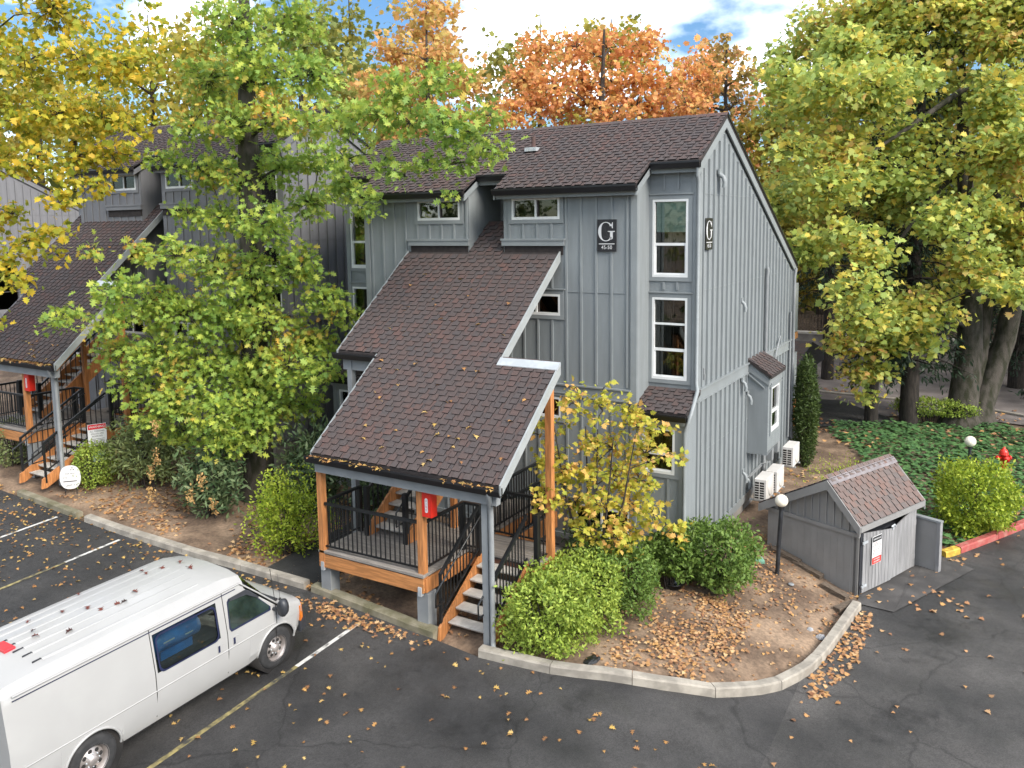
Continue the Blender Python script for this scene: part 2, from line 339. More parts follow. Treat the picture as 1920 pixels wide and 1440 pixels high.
# painted stall lines
def stall(x, y0, y1, ym, name='stall_line'):
    for a, b, mm in ((ym, y1, M['line']), (y0, ym, M['liney'])):
        n = 8; vs = []
        for k in range(n+1):
            y = a+(b-a)*k/n
            for s in (-.046, .046): vs.append((x+s, y, G(x, y)+.006))
        m = MB(); m.add(vs, [(2*k, 2*k+1, 2*k+3, 2*k+2) for k in range(n)]); tag(m.build(name, mm), kind='structure')
stall(-10.65, 5.6, 11.66, 10.0); stall(-18.05, 5.5, 11.5, 10.15); stall(-20.62, 5.4, 11.48, 9.9); stall(-23.2, 5.4, 11.4, 9.9); stall(-15.5, 5.5, 11.6, 10.0)
# kerbs: separate stones
def kerb_run(pts, w, h, lenstep, materials, name='kerb_stone', gap=.012):
    P = [Vector((x, y)) for x, y in pts]; acc = [0]
    for a, b in zip(P, P[1:]): acc.append(acc[-1]+(b-a).length)
    T = acc[-1]; k = max(1, round(T/lenstep)); root = D.objects.new('kerb', None); link(root); root.location = (P[0].x, P[0].y, G(*P[0])); root['kind'] = 'structure'; ORG[root] = root.location.copy()
    def at(s):
        s = max(0, min(T, s)); return Vector((np.interp(s, acc, [p.x for p in P]), np.interp(s, acc, [p.y for p in P])))
    for i in range(k):
        a, b = T*i/k+gap/2, T*(i+1)/k-gap/2; m = MB(); n = 3; vs = []
        for j in range(n+1):
            s = a+(b-a)*j/n; c = at(s); d = (at(s+.15)-at(s-.15)).normalized(); q = Vector((-d.y, d.x)); z = G(c.x, c.y)
            for (u, v) in ((-.5,-.12),(-.46,h-.03),(-.36,h),(.42,h),(.5,h-.03),(.5,-.12)):
                vs.append((c.x+q.x*u*w, c.y+q.y*u*w, z+v+random.uniform(-.004,.004)))
        m.add(vs, [(j*6+t, j*6+(t+1)%6, (j+1)*6+(t+1)%6, (j+1)*6+t) for j in range(n) for t in range(6)]+[(5,4,3,2,1,0), tuple(n*6+t for t in range(6))])
        m.build(name, materials[min(i*len(materials)//k, len(materials)-1)] if isinstance(materials, list) else materials, root)
    return root
kerb_run([(x, kerb_y(x)+.08) for x in np.arange(-22.9,-19.8,.4)], .2, .14, 3.2, M['kerbm'])
kerb_run([(x, kerb_y(x)+.08) for x in np.arange(-19.75,-12.4,.3)], .21, .15, 1.75, M['kerb'])
kerb_run([(x, kerb_y(x)+.08) for x in np.arange(-12.35,-9.0,.3)], .22, .15, 1.7, M['kerbm'])
kerb_run([(x, kerb_y(x)+.06) for x in list(np.arange(-7.95,-2.9,.3))]+[(drive_x(y)-.1, y) for y in np.arange(14.95,18.75,.3)], .2, .16, 1.5, M['kerb'])
kerb_run([(-1.05,22.45),(-.75,22.9)], .2, .16, .5, M['yel'], 'kerb_stone')
kerb_run([(-.74,22.93),(-.15,23.9),(.7,25.3),(2.2,27.9),(3.4,30),(4.6,32.2)], .2, .16, 1.6, M['redk'], 'kerb_stone')
kerb_run([(2.5,36.8),(-1.0,38.6),(-6,38.9),(-14,39.6)], .2, .14, 2.2, M['kerb'])
kerb_run([(1.0,36.2),(4.2,34.6),(8.5,34.0)], .2, .14, 2.0, M['redk'])
# ---------------------------------------------------------------- houses
def wall(mb, P0, U, N, u0, u1, vbot, vtop, holes=(), th=.14, cuts=()):
    """wall of quads with real openings; vtop = [(u, v), ...] top outline"""
    P0, U, N = Vector(P0), Vector(U), Vector(N); Z = Vector((0, 0, 1))
    P = lambda u, v, d=0: P0+U*u+Z*v-N*d
    top = lambda u: float(np.interp(u, [a for a, _ in vtop], [b for _, b in vtop]))
    us = sorted({u0, u1, *[h[0] for h in holes], *[h[1] for h in holes], *[a for a, _ in vtop if u0 < a < u1], *cuts})
    us = [u for u in us if u0 <= u <= u1]; flip = U.cross(Z).dot(N) < 0
    def q(a, b, c, d): mb.add([a, b, c, d], [(3, 2, 1, 0) if flip else (0, 1, 2, 3)])
    for a, b in zip(us, us[1:]):
        hs = sorted([h for h in holes if h[0] <= a+1e-6 and h[1] >= b-1e-6], key=lambda h: h[2]); v = vbot
        for h in hs: q(P(a, v), P(b, v), P(b, h[2]), P(a, h[2])); v = h[3]
        q(P(a, v), P(b, v), P(b, top(b)), P(a, top(a)))
    for h in holes:
        a, b, c, d = h
        q(P(a,c,th), P(b,c,th), P(b,c), P(a,c)); q(P(a,d), P(b,d), P(b,d,th), P(a,d,th))
        q(P(a,c,th), P(a,c), P(a,d), P(a,d,th)); q(P(b,c), P(b,c,th), P(b,d,th), P(b,d))
def ubox(mb, P0, U, N, u0, u1, v0, v1, d0, d1, mat=0):
    P0, U, N = Vector(P0), Vector(U), Vector(N); Z = Vector((0, 0, 1)); P = lambda u, v, d: P0+U*u+Z*v+N*d
    pts = [P(u0,v0,d0), P(u1,v0,d0), P(u1,v0,d1), P(u0,v0,d1), P(u0,v1,d0), P(u1,v1,d0), P(u1,v1,d1), P(u0,v1,d1)]
    if U.cross(N).z < 0: pts = [pts[i] for i in (3,2,1,0,7,6,5,4)]
    mb.hexa(pts, mat)
def window(root, P0, U, N, h, kind='slider', trimm=None, inside=None, rd=.7):
    u0, u1, v0, v1 = h; f = .042
    m = MB()
    for a, b, c, d in ((u0-.01,u1+.01,v0-.02,v0+f),(u0-.01,u1+.01,v1-f,v1+.01),(u0-.01,u0+f,v0+f,v1-f),(u1-f,u1+.01,v0+f,v1-f)): ubox(m, P0, U, N, a, b, c, d, -.05, .028)
    fr = m.build('window', M['white'], root)
    panes = []
    if kind == 'slider':
        um = (u0+u1)/2; panes = [(u0+f,um-.02,v0+f,v1-f,-.02),(um+.02,u1-f,v0+f,v1-f,-.035)]
        m = MB(); ubox(m, P0, U, N, um-.025, um+.025, v0+f, v1-f, -.045, .012); m.build('mullion', M['white'], fr)
        m = MB(); 
        for a, b in ((um+.03,um+.06),(u1-f-.03,u1-f)): ubox(m, P0, U, N, a, b, v0+f, v1-f, -.045, -.01)
        m.build('sash', M['curtain'], fr)
    else:
        vm = v0+(v1-v0)*(.42 if kind == 'hung' else .36); panes = [(u0+f,u1-f,v0+f,vm-.02,-.02),(u0+f,u1-f,vm+.02,v1-f,-.035)]
        m = MB(); ubox(m, P0, U, N, u0+f, u1-f, vm-.03, vm+.03, -.045, .012); m.build('meeting_rail', M['white'], fr)
        m = MB()
        for a, b in ((u0+f,u0+f+.03),(u1-f-.03,u1-f)): ubox(m, P0, U, N, a, b, v0+f, vm-.03, -.03, .0)
        ubox(m, P0, U, N, u0+f+.03, u1-f-.03, v0+f, v0+f+.03, -.03, .0)
        m.build('sash', M['white'], fr)
        if kind == 'triple':
            vt = v0+(v1-v0)*.68; m = MB(); ubox(m, P0, U, N, u0+f, u1-f, vt-.022, vt+.022, -.045, .005); m.build('glazing_bar', M['white'], fr)
    for a, b, c, d, dd in panes:
        m = MB(); ubox(m, P0, U, N, a, b, c, d, dd-.006, dd); m.build('pane', M['glass'], fr)
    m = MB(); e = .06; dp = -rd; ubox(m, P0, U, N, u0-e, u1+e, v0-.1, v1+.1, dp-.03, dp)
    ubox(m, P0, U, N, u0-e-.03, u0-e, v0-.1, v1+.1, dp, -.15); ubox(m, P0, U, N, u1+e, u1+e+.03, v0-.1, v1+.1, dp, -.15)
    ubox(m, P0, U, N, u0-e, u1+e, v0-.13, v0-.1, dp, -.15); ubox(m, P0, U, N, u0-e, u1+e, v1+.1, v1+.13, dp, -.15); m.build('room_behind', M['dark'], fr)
    if inside == 'blind':
        m = MB(); ubox(m, P0, U, N, u0+.06, u1-.06, v0+(v1-v0)*.58, v1-.045, -.062, -.05); m.build('blind', M['blind'], fr)
    if inside in ('curtain', 'blind'):
        um = u0+(u1-u0)*.55; m = MB(); ubox(m, P0, U, N, um-.012, um+.012, v0+.05, v1-.05, -.13, -.12); ubox(m, P0, U, N, u0+.06, um-.1, v0+.05, v1-.05, -.3, -.28); m.build('curtain', M['curtain'], fr)
    m = MB(); t = .11
    for a, b, c, d in ((u0-t,u1+t,v1+.012,v1+t),(u0-t,u1+t,v0-t,v0-.022),(u0-t,u0-.012,v0-.02,v1+.01),(u1+.012,u1+t,v0-.02,v1+.01)): ubox(m, P0, U, N, a, b, c, d, .004, .03)
    m.build('window_trim', trimm or M['trim'], fr)
    m = MB(); ubox(m, P0, U, N, u0-t-.03, u1+t+.03, v1+t+.002, v1+t+.03, .0, .06); m.build('drip_cap', trimm or M['trim'], fr)
    return fr
def battens(part, P0, U, N, us, vbot, vtopf, holes, material, w=.05, th=.026, name='batten'):
    for u in us:
        segs = [(vbot, vtopf(u))]
        for h in holes:
            if h[0]-.15 < u < h[1]+.15:
                ns = []
                for a, b in segs:
                    if h[2]-.12 > a: ns.append((a, min(b, h[2]-.12)))
                    if h[3]+.15 < b: ns.append((max(a, h[3]+.15), b))
                segs = [s for s in ns if s[1]-s[0] > .06]
        for a, b in segs:
            m = MB(); ubox(m, P0, U, N, u-w/2, u+w/2, a, b, .001, th); m.build(name, material, part)
# shingles -------------------------------------------------------------------------------------------------
_TABS = {}
def tab_geom(w, l, low=0):
    t = .009 if low else .03
    return [(0,0,t),(w,0,t),(w,l,.006),(0,l,.006),(0,.004,0),(w,.004,0),(w,l,0),(0,l,0)], [(0,1,2,3),(4,5,1,0),(4,0,3,7),(5,6,2,1)]
def shingles(root, part, eave, vdir, rows, nindiv, material, expo=.14, off=Vector((0,0,0)), campos=Vector((0,0,7.8)), udir=Vector((1,0,0)), rs=1, wscale=1.0):
    """part: the roof slab object; rows(v) -> [(u0,u1)...] (u along the eave)"""
    rnd = random.Random(rs); nrm = udir.cross(vdir).normalized()
    tabs = []; v = 0; i = 0
    while True:
        iv = rows(v+expo*.5)
        if iv is None: break
        for a, b in iv:
            u = a-(.02 if i % 2 else .145)*wscale-rnd.choice((0,.03)); k = 0
            while u < b-.01:
                w = (.085 if k % 2 else .165)*wscale*rnd.choice((.9,1,1.1)); x0, x1 = max(u, a), min(u+w-.004, b)
                if x1-x0 > .02: tabs.append((x0, x1-x0, v, k % 2))
                u += w; k += 1
        v += expo; i += 1
    o3 = Vector(eave); P = lambda t: o3+udir*t[0]+vdir*t[2]+nrm*.004
    order = sorted(range(len(tabs)), key=lambda i: (P(tabs[i])+off-campos).length)
    ind = set(order[:nindiv]); org = org_of(part)
    R = Matrix((udir, vdir, nrm)).transposed().to_4x4(); m = MB()
    for j, t in enumerate(tabs):
        if j in ind and tabs[j][1] > .08:
            key = (round(t[1]*50)/50, t[3]); me = _TABS.get((key, material.name))
            if me is None:
                vs, fs = tab_geom(key[0]-.004, expo+.06, t[3]); me = D.meshes.new('shingle'); me.from_pydata(vs, [], fs); me.materials.append(material); me.materials.append(M['butt']); me.polygons.foreach_set('material_index', [0,0,0,0] if t[3] else [0,1,1,1]); _TABS[(key, material.name)] = me
            o = D.objects.new('shingle', me); link(o, part); o.matrix_basis = Matrix.Translation(P(t)-org) @ R
        else:
            vs, fs = tab_geom(t[1], expo+.06, t[3]); p = P(t); vs = [p+udir*a+vdir*b+nrm*c for a, b, c in vs]; m.add(vs, fs); m.m[-3:] = [0,0,0] if t[3] else [1,1,1]
    if m.f: o = m.build('shingle', [material, M['butt']], part); o['kind'] = 'stuff'
def gutter(root, p, q, name='gutter', out=Vector((0,-1,0))):
    p, q = Vector(p), Vector(q); d = (q-p).normalized(); m = MB(); Z = Vector((0,0,1))
    prof = [(0,.0),(0,-.15),(.095,-.15),(.14,-.04),(.14,0),(.128,0),(.125,-.04),(.09,-.14),(.008,-.14),(.008,0)]
    m.prism([p+out*a+Z*b for a, b in prof], q-p); return m.build(name, M['gutter'], root)

HO = Vector((-10.9, 17.0, .3))
def house(off, label, wallm, trimm, nshing, side=1, detail=2, litter=0, seed=1):
    off = Vector(off)
    root = empty('apartment_building', HO+off, label, 'building', 0, 'grey apartment buildings with covered stairs', HO)
    X, Y = Vector((1,0,0)), Vector((0,1,0))
    k3R, k2R, k1R = (-10.12,-8.86,7.96,8.43), (-10.12,-8.86,5.73,6.2), (-10.12,-8.86,3.29,3.77)
    bR = (-8.5,-7.12,.58,1.28); w1R = (-6.80,-6.06,2.33,3.33)
    fm = MB()
    hR = [k3R, k2R, k1R, bR, w1R]
    k3L = (-12.91,-11.63,7.98,8.45); k2L = (-12.91,-11.63,5.73,6.2); k1L = (-12.91,-11.63,3.29,3.77); w1L = (-15.8,-15.05,2.33,3.33)
    wall(fm, (0,16.9,0), X, -Y, -10.37, -5.83, .5, [(-10.37,8.6),(-6.97,8.6),(-6.969,3.72),(-5.83,3.72)], hR, cuts=(-6.97,-6.969))
    wall(fm, (0,16.9,0), X, -Y, -16.0, -11.37, .5, [(-16,3.72),(-14.652,3.72),(-14.65,8.6),(-11.37,8.6)], [k3L,k2L,k1L,w1L], cuts=(-14.65,-14.652))
    fw = fm.build('front_wall', wallm, root)
    w3R, w2R = (-6.88,-6.07,6.63,8.33), (-6.88,-6.07,4.30,6.14); w3L, w2L = (-15.86,-15.1,6.7,8.39), (-15.86,-15.1,4.30,6.14)
    m = MB()
    wall(m, (0,17.66,0), X, -Y, -6.97, -5.83, 3.5, [(-6.97,9.2),(-5.83,9.2)], [w3R, w2R])
    wall(m, (-6.97,0,0), Y, X, 16.9, 17.66, 3.5, [(16.9,8.6),(17.66,9.15)])
    rw = m.build('recessed_wall', wallm, root); m = MB()
    wall(m, (0,17.66,0), X, -Y, -16.0, -14.65, 3.5, [(-16,9.2),(-14.65,9.2)], [w3L, w2L])
    wall(m, (-14.65,0,0), Y, -X, 16.9, 17.66, 3.5, [(16.9,8.6),(17.66,9.15)])
    m.build('recessed_wall', wallm, root)
    m = MB()
    wall(m, (-10.37,0,0), Y, -X, 16.9, 18.4, .5, [(16.9,8.6),(18.4,9.5)]); wall(m, (-11.37,0,0), Y, X, 16.9, 18.4, .5, [(16.9,8.6),(18.4,9.5)])
    wall(m, (0,18.4,0), X, -Y, -11.37, -10.37, .5, [(-11.37,9.5),(-10.37,9.5)])
    m.build('breezeway_wall', wallm, root)
    topg = [(17.4,8.98),(19.37,10.16),(27.0,6.4)]
    m = MB()
    wall(m, (-5.83,0,0), Y, X, 17.66, 27.0, .5, topg, [(21.95,23.0,1.7,3.9)])
    wall(m, (-5.83,0,0), Y, X, 16.9, 17.659, .5, [(16.9,3.6),(17.66,3.95)])
    gw = m.build('gable_wall', wallm, root)
    m = MB()
    wall(m, (-16.0,0,0), Y, -X, 17.66, 27.0, .5, topg); wall(m, (-16.0,0,0), Y, -X, 16.9, 17.66, .5, [(16.9,3.6),(17.66,3.95)])
    wall(m, (0,27.0,0), X, Y, -16.0, -5.83, .5, [(-16,6.4),(-5.83,6.4)])
    lw = m.build('side_wall', wallm, root)
    m = MB(); m.box(-15.97,-5.86,16.93,26.97,-1.2,.42); m.build('foundation', M['found'], root)
    m = MB()
    m.box(-16.03,-5.80,16.86,16.898,.38,.5); m.box(-5.828,-5.79,16.86,27.03,.36,.5); m.box(-5.828,-5.80,16.9,27.03,.28,.358); m.build('water_table', trimm, root)
    # battens (each its own strip)
    st = .378
    usR = [u for u in np.arange(-10.2,-7.05,st)]
    battens(fw, (0,16.9,0), X, -Y, usR, 4.16, lambda u: 8.5, [k3R,k2R], trimm)
    battens(fw, (0,16.9,0), X, -Y, usR, .55, lambda u: 3.8, [k1R,bR], trimm)
    battens(fw, (0,16.9,0), X, -Y, [-6.2+0*u for u in (0,)], .55, lambda u: 3.6, [w1R], trimm)
    usL = [u for u in np.arange(-14.45,-11.4,st)]
    battens(fw, (0,16.9,0), X, -Y, usL, 4.16, lambda u: 8.5, [k3L,k2L], trimm)
    battens(fw, (0,16.9,0), X, -Y, usL, .55, lambda u: 3.8, [k1L], trimm)
    for x in (-6.62,-6.3): battens(rw, (0,17.66,0), X, -Y, [x], 8.55, lambda u: 9.1, [], trimm); battens(rw, (0,17.66,0), X, -Y, [x], 6.33, lambda u: 6.5, [], trimm)
    tg = lambda u: float(np.interp(u, [a for a, _ in topg], [b for _, b in topg]))-.28
    ys = list(np.arange(17.9,26.9,st))
    battens(gw, (-5.83,0,0), Y, X, ys, 4.12, tg, [], trimm, .04, .05)
    battens(gw, (-5.83,0,0), Y, X, ys, .5, lambda u: 3.8, [(21.9,23.1,1.7,4.2)], trimm, .04, .05)
    # panel joints, bands, corner boards
    m = MB()
    for z in (6.27,): m.box(-10.3,-7.02,16.885,16.897,z,z+.012)
    m.box(-5.828,-5.818,17.7,26.9,6.3,6.315); m.box(-5.828,-5.818,17.7,23.5,8.45,8.465); m.box(-5.828,-5.818,17.7,26.9,2.55,2.565); m.build('panel_joint', trimm, root)
    def band(P0, U, N, a, b, z0, z1, nm='belly_band'):
        m = MB(); ubox(m, P0, U, N, a, b, z0, z1, .002, .03); ubox(m, P0, U, N, a, b, z1+.001, z1+.035, .002, .07); ubox(m, P0, U, N, a, b, z0-.035, z0-.001, .002, .05); m.build(nm, trimm, root)
    band((0,16.9,0), X, -Y, -10.37, -7.08, 3.86, 4.08); band((0,16.9,0), X, -Y, -14.65, -11.37, 3.86, 4.08)
    band((-5.83,0,0), Y, X, 17.72, 21.84, 3.84, 4.06); band((-5.83,0,0), Y, X, 23.6, 26.9, 3.84, 4.06)
    for nm, b in (('corner_board', (-7.09,-6.945,16.862,16.898,.5,8.6)), ('corner_board', (-6.968,-6.94,16.9,17.02,3.75,8.6)), ('corner_board', (-5.95,-5.80,17.62,17.658,3.8,9.1)), ('corner_board', (-5.828,-5.79,17.658,17.80,.5,9.0)),
                  ('corner_board', (-5.95,-5.80,16.862,16.898,.5,3.7)), ('corner_board', (-5.828,-5.79,26.86,27.02,.5,6.35)), ('corner_board', (-14.68,-14.53,16.862,16.898,.5,8.6)), ('corner_board', (-16.03,-15.9,17.62,17.658,3.8,9.1)), ('corner_board', (-16.03,-15.9,16.862,16.898,.5,3.7))):
        m = MB(); m.box(*b); m.build(nm, trimm, root)
    for a, b in ((-10.39,-8.72),(-13.2,-11.35)):       # kitchen bump-outs over the porch roof
        m = MB(); m.box(a,b,16.82,16.898,7.33,7.45); m.box(a-.02,b+.02,16.80,16.898,7.452,7.50); m.build('ledge_trim', trimm, root)
        m = MB(); m.box(a+.05,b-.05,16.87,16.899,7.12,7.328); m.build('ledge_shade_strip', M['under'], root)  # near-black strip on the wall paints in the shaded gap under the ledge
    for h in hR[:4]: window(root, (0,16.9,0), X, -Y, h, 'slider', trimm)
    for h in (k3L,k2L,k1L): window(root, (0,16.9,0), X, -Y, h, 'slider', trimm)
    window(root, (0,16.9,0), X, -Y, w1R, 'hung', trimm, 'curtain'); window(root, (0,16.9,0), X, -Y, w1L, 'hung', trimm, 'curtain')
    window(root, (0,17.66,0), X, -Y, w3R, 'hung', trimm, 'blind'); window(root, (0,17.66,0), X, -Y, w2R, 'triple', trimm, 'curtain')
    window(root, (0,17.66,0), X, -Y, w3L, 'hung', trimm, 'curtain'); window(root, (0,17.66,0), X, -Y, w2L, 'hung', trimm, 'curtain')
    # main roof
    S = .603; ez, ey = 8.66, 16.6; zf = lambda y: ez+S*(y-ey); ry = 19.37; rz = zf(ry); SR = .494
    L = math.hypot(1, S)
    def slabpoly(poly, th): return [(x, y, zf(y)-th) for x, y in poly]
    fp = [(-16.08,17.4),(-14.76,17.4),(-14.76,16.6),(-11.3,16.6),(-11.3,17.25),(-10.44,17.25),(-10.44,16.6),(-6.86,16.6),(-6.86,17.4),(-5.74,17.4),(-5.74,ry),(-16.08,ry)]
    m = MB(); m.prism([(x,y,zf(y)-.10) for x, y in fp], (0,0,.10))
    m.hexa([(-16.08,ry,rz-.1),(-5.74,ry,rz-.1),(-5.74,27.25,rz-.1-SR*(27.25-ry)),(-16.08,27.25,rz-.1-SR*(27.25-ry)),(-16.08,ry,rz),(-5.74,ry,rz),(-5.74,27.25,rz-SR*(27.25-ry)),(-16.08,27.25,rz-SR*(27.25-ry))])
    rf = m.build('main_roof', M['under'], root)
    vd = Vector((0,1,S)).normalized()
    def rows(v):
        y = ey+v/L
        if y > ry-.02: return None
        if y < 17.25: return [(-14.76,-11.3),(-10.44,-6.86)]
        if y < 17.4: return [(-14.76,-6.86)]
        return [(-16.08,-5.74)]
    shingles(root, rf, (0,ey,ez), vd, rows, nshing[0], M['shingle'], off=off, rs=seed)
    vr = Vector((0,-1,SR)).normalized(); LR = math.hypot(1, SR); ny = 27.25
    m = MB()
    for k in range(int(10.3/.3)):
        x = -16.1+k*.305; m.add([(x,ry-.13,rz-.06),(x+.32,ry-.13,rz-.055),(x+.32,ry,rz+.035),(x,ry,rz+.025),(x,ry+.13,rz-.045),(x+.32,ry+.13,rz-.04)], [(0,1,2,3),(3,2,5,4),(0,3,4)])
    o = m.build('ridge_cap', M['shingle'], rf); o['kind'] = 'stuff'
    m = MB()   # rake boards and fascias
    for x0 in (-5.79,-16.07):
        m.hexa([(x0,17.35,zf(17.35)-.32),(x0+.04,17.35,zf(17.35)-.32),(x0+.04,ry,rz-.32),(x0,ry,rz-.32),(x0,17.35,zf(17.35)-.04),(x0+.04,17.35,zf(17.35)-.04),(x0+.04,ry,rz-.04),(x0,ry,rz-.04)])
        zr = rz-SR*(27.2-ry); m.hexa([(x0,ry,rz-.32),(x0+.04,ry,rz-.32),(x0+.04,27.2,zr-.32),(x0,27.2,zr-.32),(x0,ry,rz-.04),(x0+.04,ry,rz-.04),(x0+.04,27.2,zr-.04),(x0,27.2,zr-.04)])
    for x0 in (-6.9,-10.48,-11.34,-14.8):
        m.hexa([(x0,16.62,zf(16.62)-.26),(x0+.04,16.62,zf(16.62)-.26),(x0+.04,17.4,zf(17.4)-.26),(x0,17.4,zf(17.4)-.26),(x0,16.62,zf(16.62)-.03),(x0+.04,16.62,zf(16.62)-.03),(x0+.04,17.4,zf(17.4)-.03),(x0,17.4,zf(17.4)-.03)])
    for a, b, y in ((-14.75,-11.36,16.66),(-10.43,-6.9,16.66),(-6.86,-5.8,17.45),(-16.02,-14.76,17.45),(-11.3,-10.44,17.28)): m.box(a,b,y,y+.03,zf(y)-.27,zf(y)-.06)
    m.build('fascia', trimm, root)
    m = MB(); zr = rz-SR*(27.2-ry)   # dark metal drip edge over the rake
    for x0 in (-5.748,): m.hexa([(x0,ry,rz-.05),(x0+.03,ry,rz-.05),(x0+.03,27.2,zr-.05),(x0,27.2,zr-.05),(x0,ry,rz+.02),(x0+.03,ry,rz+.02),(x0+.03,27.2,zr+.02),(x0,27.2,zr+.02)])
    m.build('drip_edge', M['gutter'], root)
    for a, b, y in ((-14.8,-11.3,16.63),(-10.46,-6.84,16.63),(-6.84,-5.72,17.43),(-16.1,-14.78,17.43),(-11.3,-10.46,17.27)): gutter(root, (a,y,zf(y)-.02), (b,y,zf(y)-.02))
    m = MB(); m.box(-16.05,-5.8,16.63,17.5,8.30,8.34); m.build('soffit', trimm, root) if False else None
    # small roofs over the ground-floor bays
    for a, b in ((-7.0,-5.74),(-16.08,-14.63)):
        m = MB(); e0, e1 = 16.72, 17.655; z0, z1 = 3.72, 4.08; m.hexa([(a,e0,z0-.08),(b,e0,z0-.08),(b,e1,z1-.08),(a,e1,z1-.08),(a,e0,z0),(b,e0,z0),(b,e1,z1),(a,e1,z1)])
        br = m.build('bay_roof', M['under'], root); s2 = (z1-z0)/(e1-e0)
        shingles(root, br, (0,e0,z0), Vector((0,1,s2)).normalized(), lambda v, a=a, b=b: [(a,b)] if v < .98 else None, 60, M['shingle'], off=off, rs=seed+3)
        gutter(root, (a,e0+.02,z0-.01), (b+.02,e0+.02,z0-.01)); m = MB(); m.box(a+.03,b-.05,16.80,16.897,3.45,3.64); m.build('fascia', trimm, root)
    # bump-out on the gable wall
    if detail > 1:
        m = MB(); bx = -5.28; y0, y1 = 21.9, 23.35
        hz = (22.2,23.02,2.2,3.4)
        wall(m, (bx,0,0), Y, X, y0, y1, 1.7, [(y0,3.78),(y1,3.78)], [hz]); wall(m, (0,y0,0), X, -Y, -5.83, bx, 1.6, [(-5.83,4.12),(bx,3.74)]); wall(m, (0,y1,0), X, Y, -5.83, bx, 1.7, [(-5.83,4.12),(bx,3.74)])
        m.add([(-5.83,y0,1.6),(bx,y0,1.6),(bx,y1,1.7),(-5.83,y1,1.7)], [(3,2,1,0)]); m.build('bump_out', wallm, root)
        window(root, (bx,0,0), Y, X, hz, 'hung', trimm, 'curtain', rd=.45)
        m = MB(); a0, a1 = y0-.08, y1+.06; m.hexa([(-5.83,a0,4.12),(bx+.1,a0,3.70),(bx+.1,a1,3.70),(-5.83,a1,4.12),(-5.83,a0,4.2),(bx+.1,a0,3.78),(bx+.1,a1,3.78),(-5.83,a1,4.2)]); br = m.build('bay_roof', M['under'], root)
        vdx = Vector((-1,0,.42/.65)).normalized()
        shingles(root, br, (bx+.1,0,3.78), vdx, lambda v: [(a0,a1)] if v < .66 else None, 50, M['shingle'], off=off, udir=Vector((0,1,0)), rs=4)
        m = MB(); m.prism([(-5.82,y0-.03,3.86),(bx+.02,y0-.03,3.5),(bx+.02,y0-.03,3.7),(-5.82,y0-.03,4.1)], (0,.028,0)); m.prism([(-5.82,y0-.05,3.76),(bx-.1,y0-.05,3.42),(bx-.1,y0-.05,3.45),(-5.82,y0-.05,3.80)], (0,.045,0)); m.box(bx+.002,bx+.03,y0,y1,3.5,3.7); m.box(bx+.002,bx+.05,y0+.1,y1-.1,3.42,3.46); m.build('fascia', trimm, root)
        # little vents, pipes, conduits on the gable wall
        def vent(y, z, s=1.0, n='wall_vent'):
            m = MB(); x = -5.83; m.box(x+.03,x+.075,y-.06*s,y+.06*s,z+.10*s,z+.2*s); m.tube([(x+.04,y,z+.1*s),(x+.12*s,y,z+.04*s),(x+.15*s,y,z-.06*s),(x+.14*s,y,z-.16*s)], .045*s, 8); m.build(n, M['trim'], root)
        for y, z, s in ((18.94,8.8,1.2),(21.0,5.7,1),(21.2,3.6,1),(21.72,3.15,1),(21.4,1.1,1),(21.75,.85,1),(23.3,1.75,.8)): vent(y, z, s)
        m = MB(); m.tube([(-5.76,23.47,6.55),(-5.74,23.47,6.45),(-5.76,23.47,6.3),(-5.76,23.47,2.3),(-5.74,23.47,.6)], .05, 8); m.tube([(-5.76,26.55,5.0),(-5.76,26.55,1.0)], .03, 6); m.tube([(-5.76,25.2,4.4),(-5.74,24.6,3.95),(-5.75,24.6,3.3)], .025, 6); m.build('conduit', M['pier'], root)
        m = MB(); m.box(-5.80,-5.74,17.93,17.99,4.28,4.42); m.tube([(-5.77,17.96,4.42),(-5.77,17.96,4.55)], .018, 6); m.build('outlet_box', M['pier'], root)
        m = MB(); m.box(-5.80,-5.62,23.9,24.1,.9,1.55); m.tube([(-5.72,24.0,1.55),(-5.72,24.0,2.1)], .05, 8); m.box(-5.80,-5.6,24.5,24.75,1.0,1.6); m.tube([(-5.7,24.62,1.6),(-5.7,24.62,2.2)], .06, 8); m.build('meter_box', M['pier'], root)
        m = MB(); m.box(-5.828,-5.77,22.1,24.9,.86,.9); m.tube([(-5.77,21.7,.95),(-5.75,23.2,.98),(-5.6,23.6,.95)], .012, 5); m.build('refrigerant_line', M['pier'], root)
        # downspouts
        m = MB(); m.tube([(-5.83,17.5,9.0),(-5.85,17.56,8.9),(-5.82,17.60,8.7),(-5.82,17.60,4.25),(-5.76,17.5,4.1),(-5.70,16.95,3.75),(-5.74,16.82,3.5),(-5.80,16.82,3.3),(-5.80,16.82,.4),(-5.76,16.72,.22)], .045, 8); m.build('downspout', trimm, root)
        m = MB(); m.tube([(-5.72,26.95,6.35),(-5.75,26.92,6.1),(-5.75,26.92,.9),(-5.6,27.0,.7)], .05, 8); m.build('downspout', M['pier'], root)
        # balconies at the back, seen end-on past the corner
        for z in (1.98,4.24):
            m = MB(); m.box(-9.0,-5.78,27.03,27.75,z-.2,z); m.build('balcony_floor', M['cedarx'], root)
            m = MB(); m.box(-5.86,-5.79,27.03,27.72,z+.03,z+1.6); m.build('balcony_panel', wallm, root)
        m = MB(); m.box(-5.92,-5.80,27.60,27.72,-.2,1.78); m.build('balcony_post', M['cedar'], root)
        m = MB(); m.box(-5.9,-5.72,27.05,27.8,-.4,1.1); m.build('patio_wall', M['pier'], root)
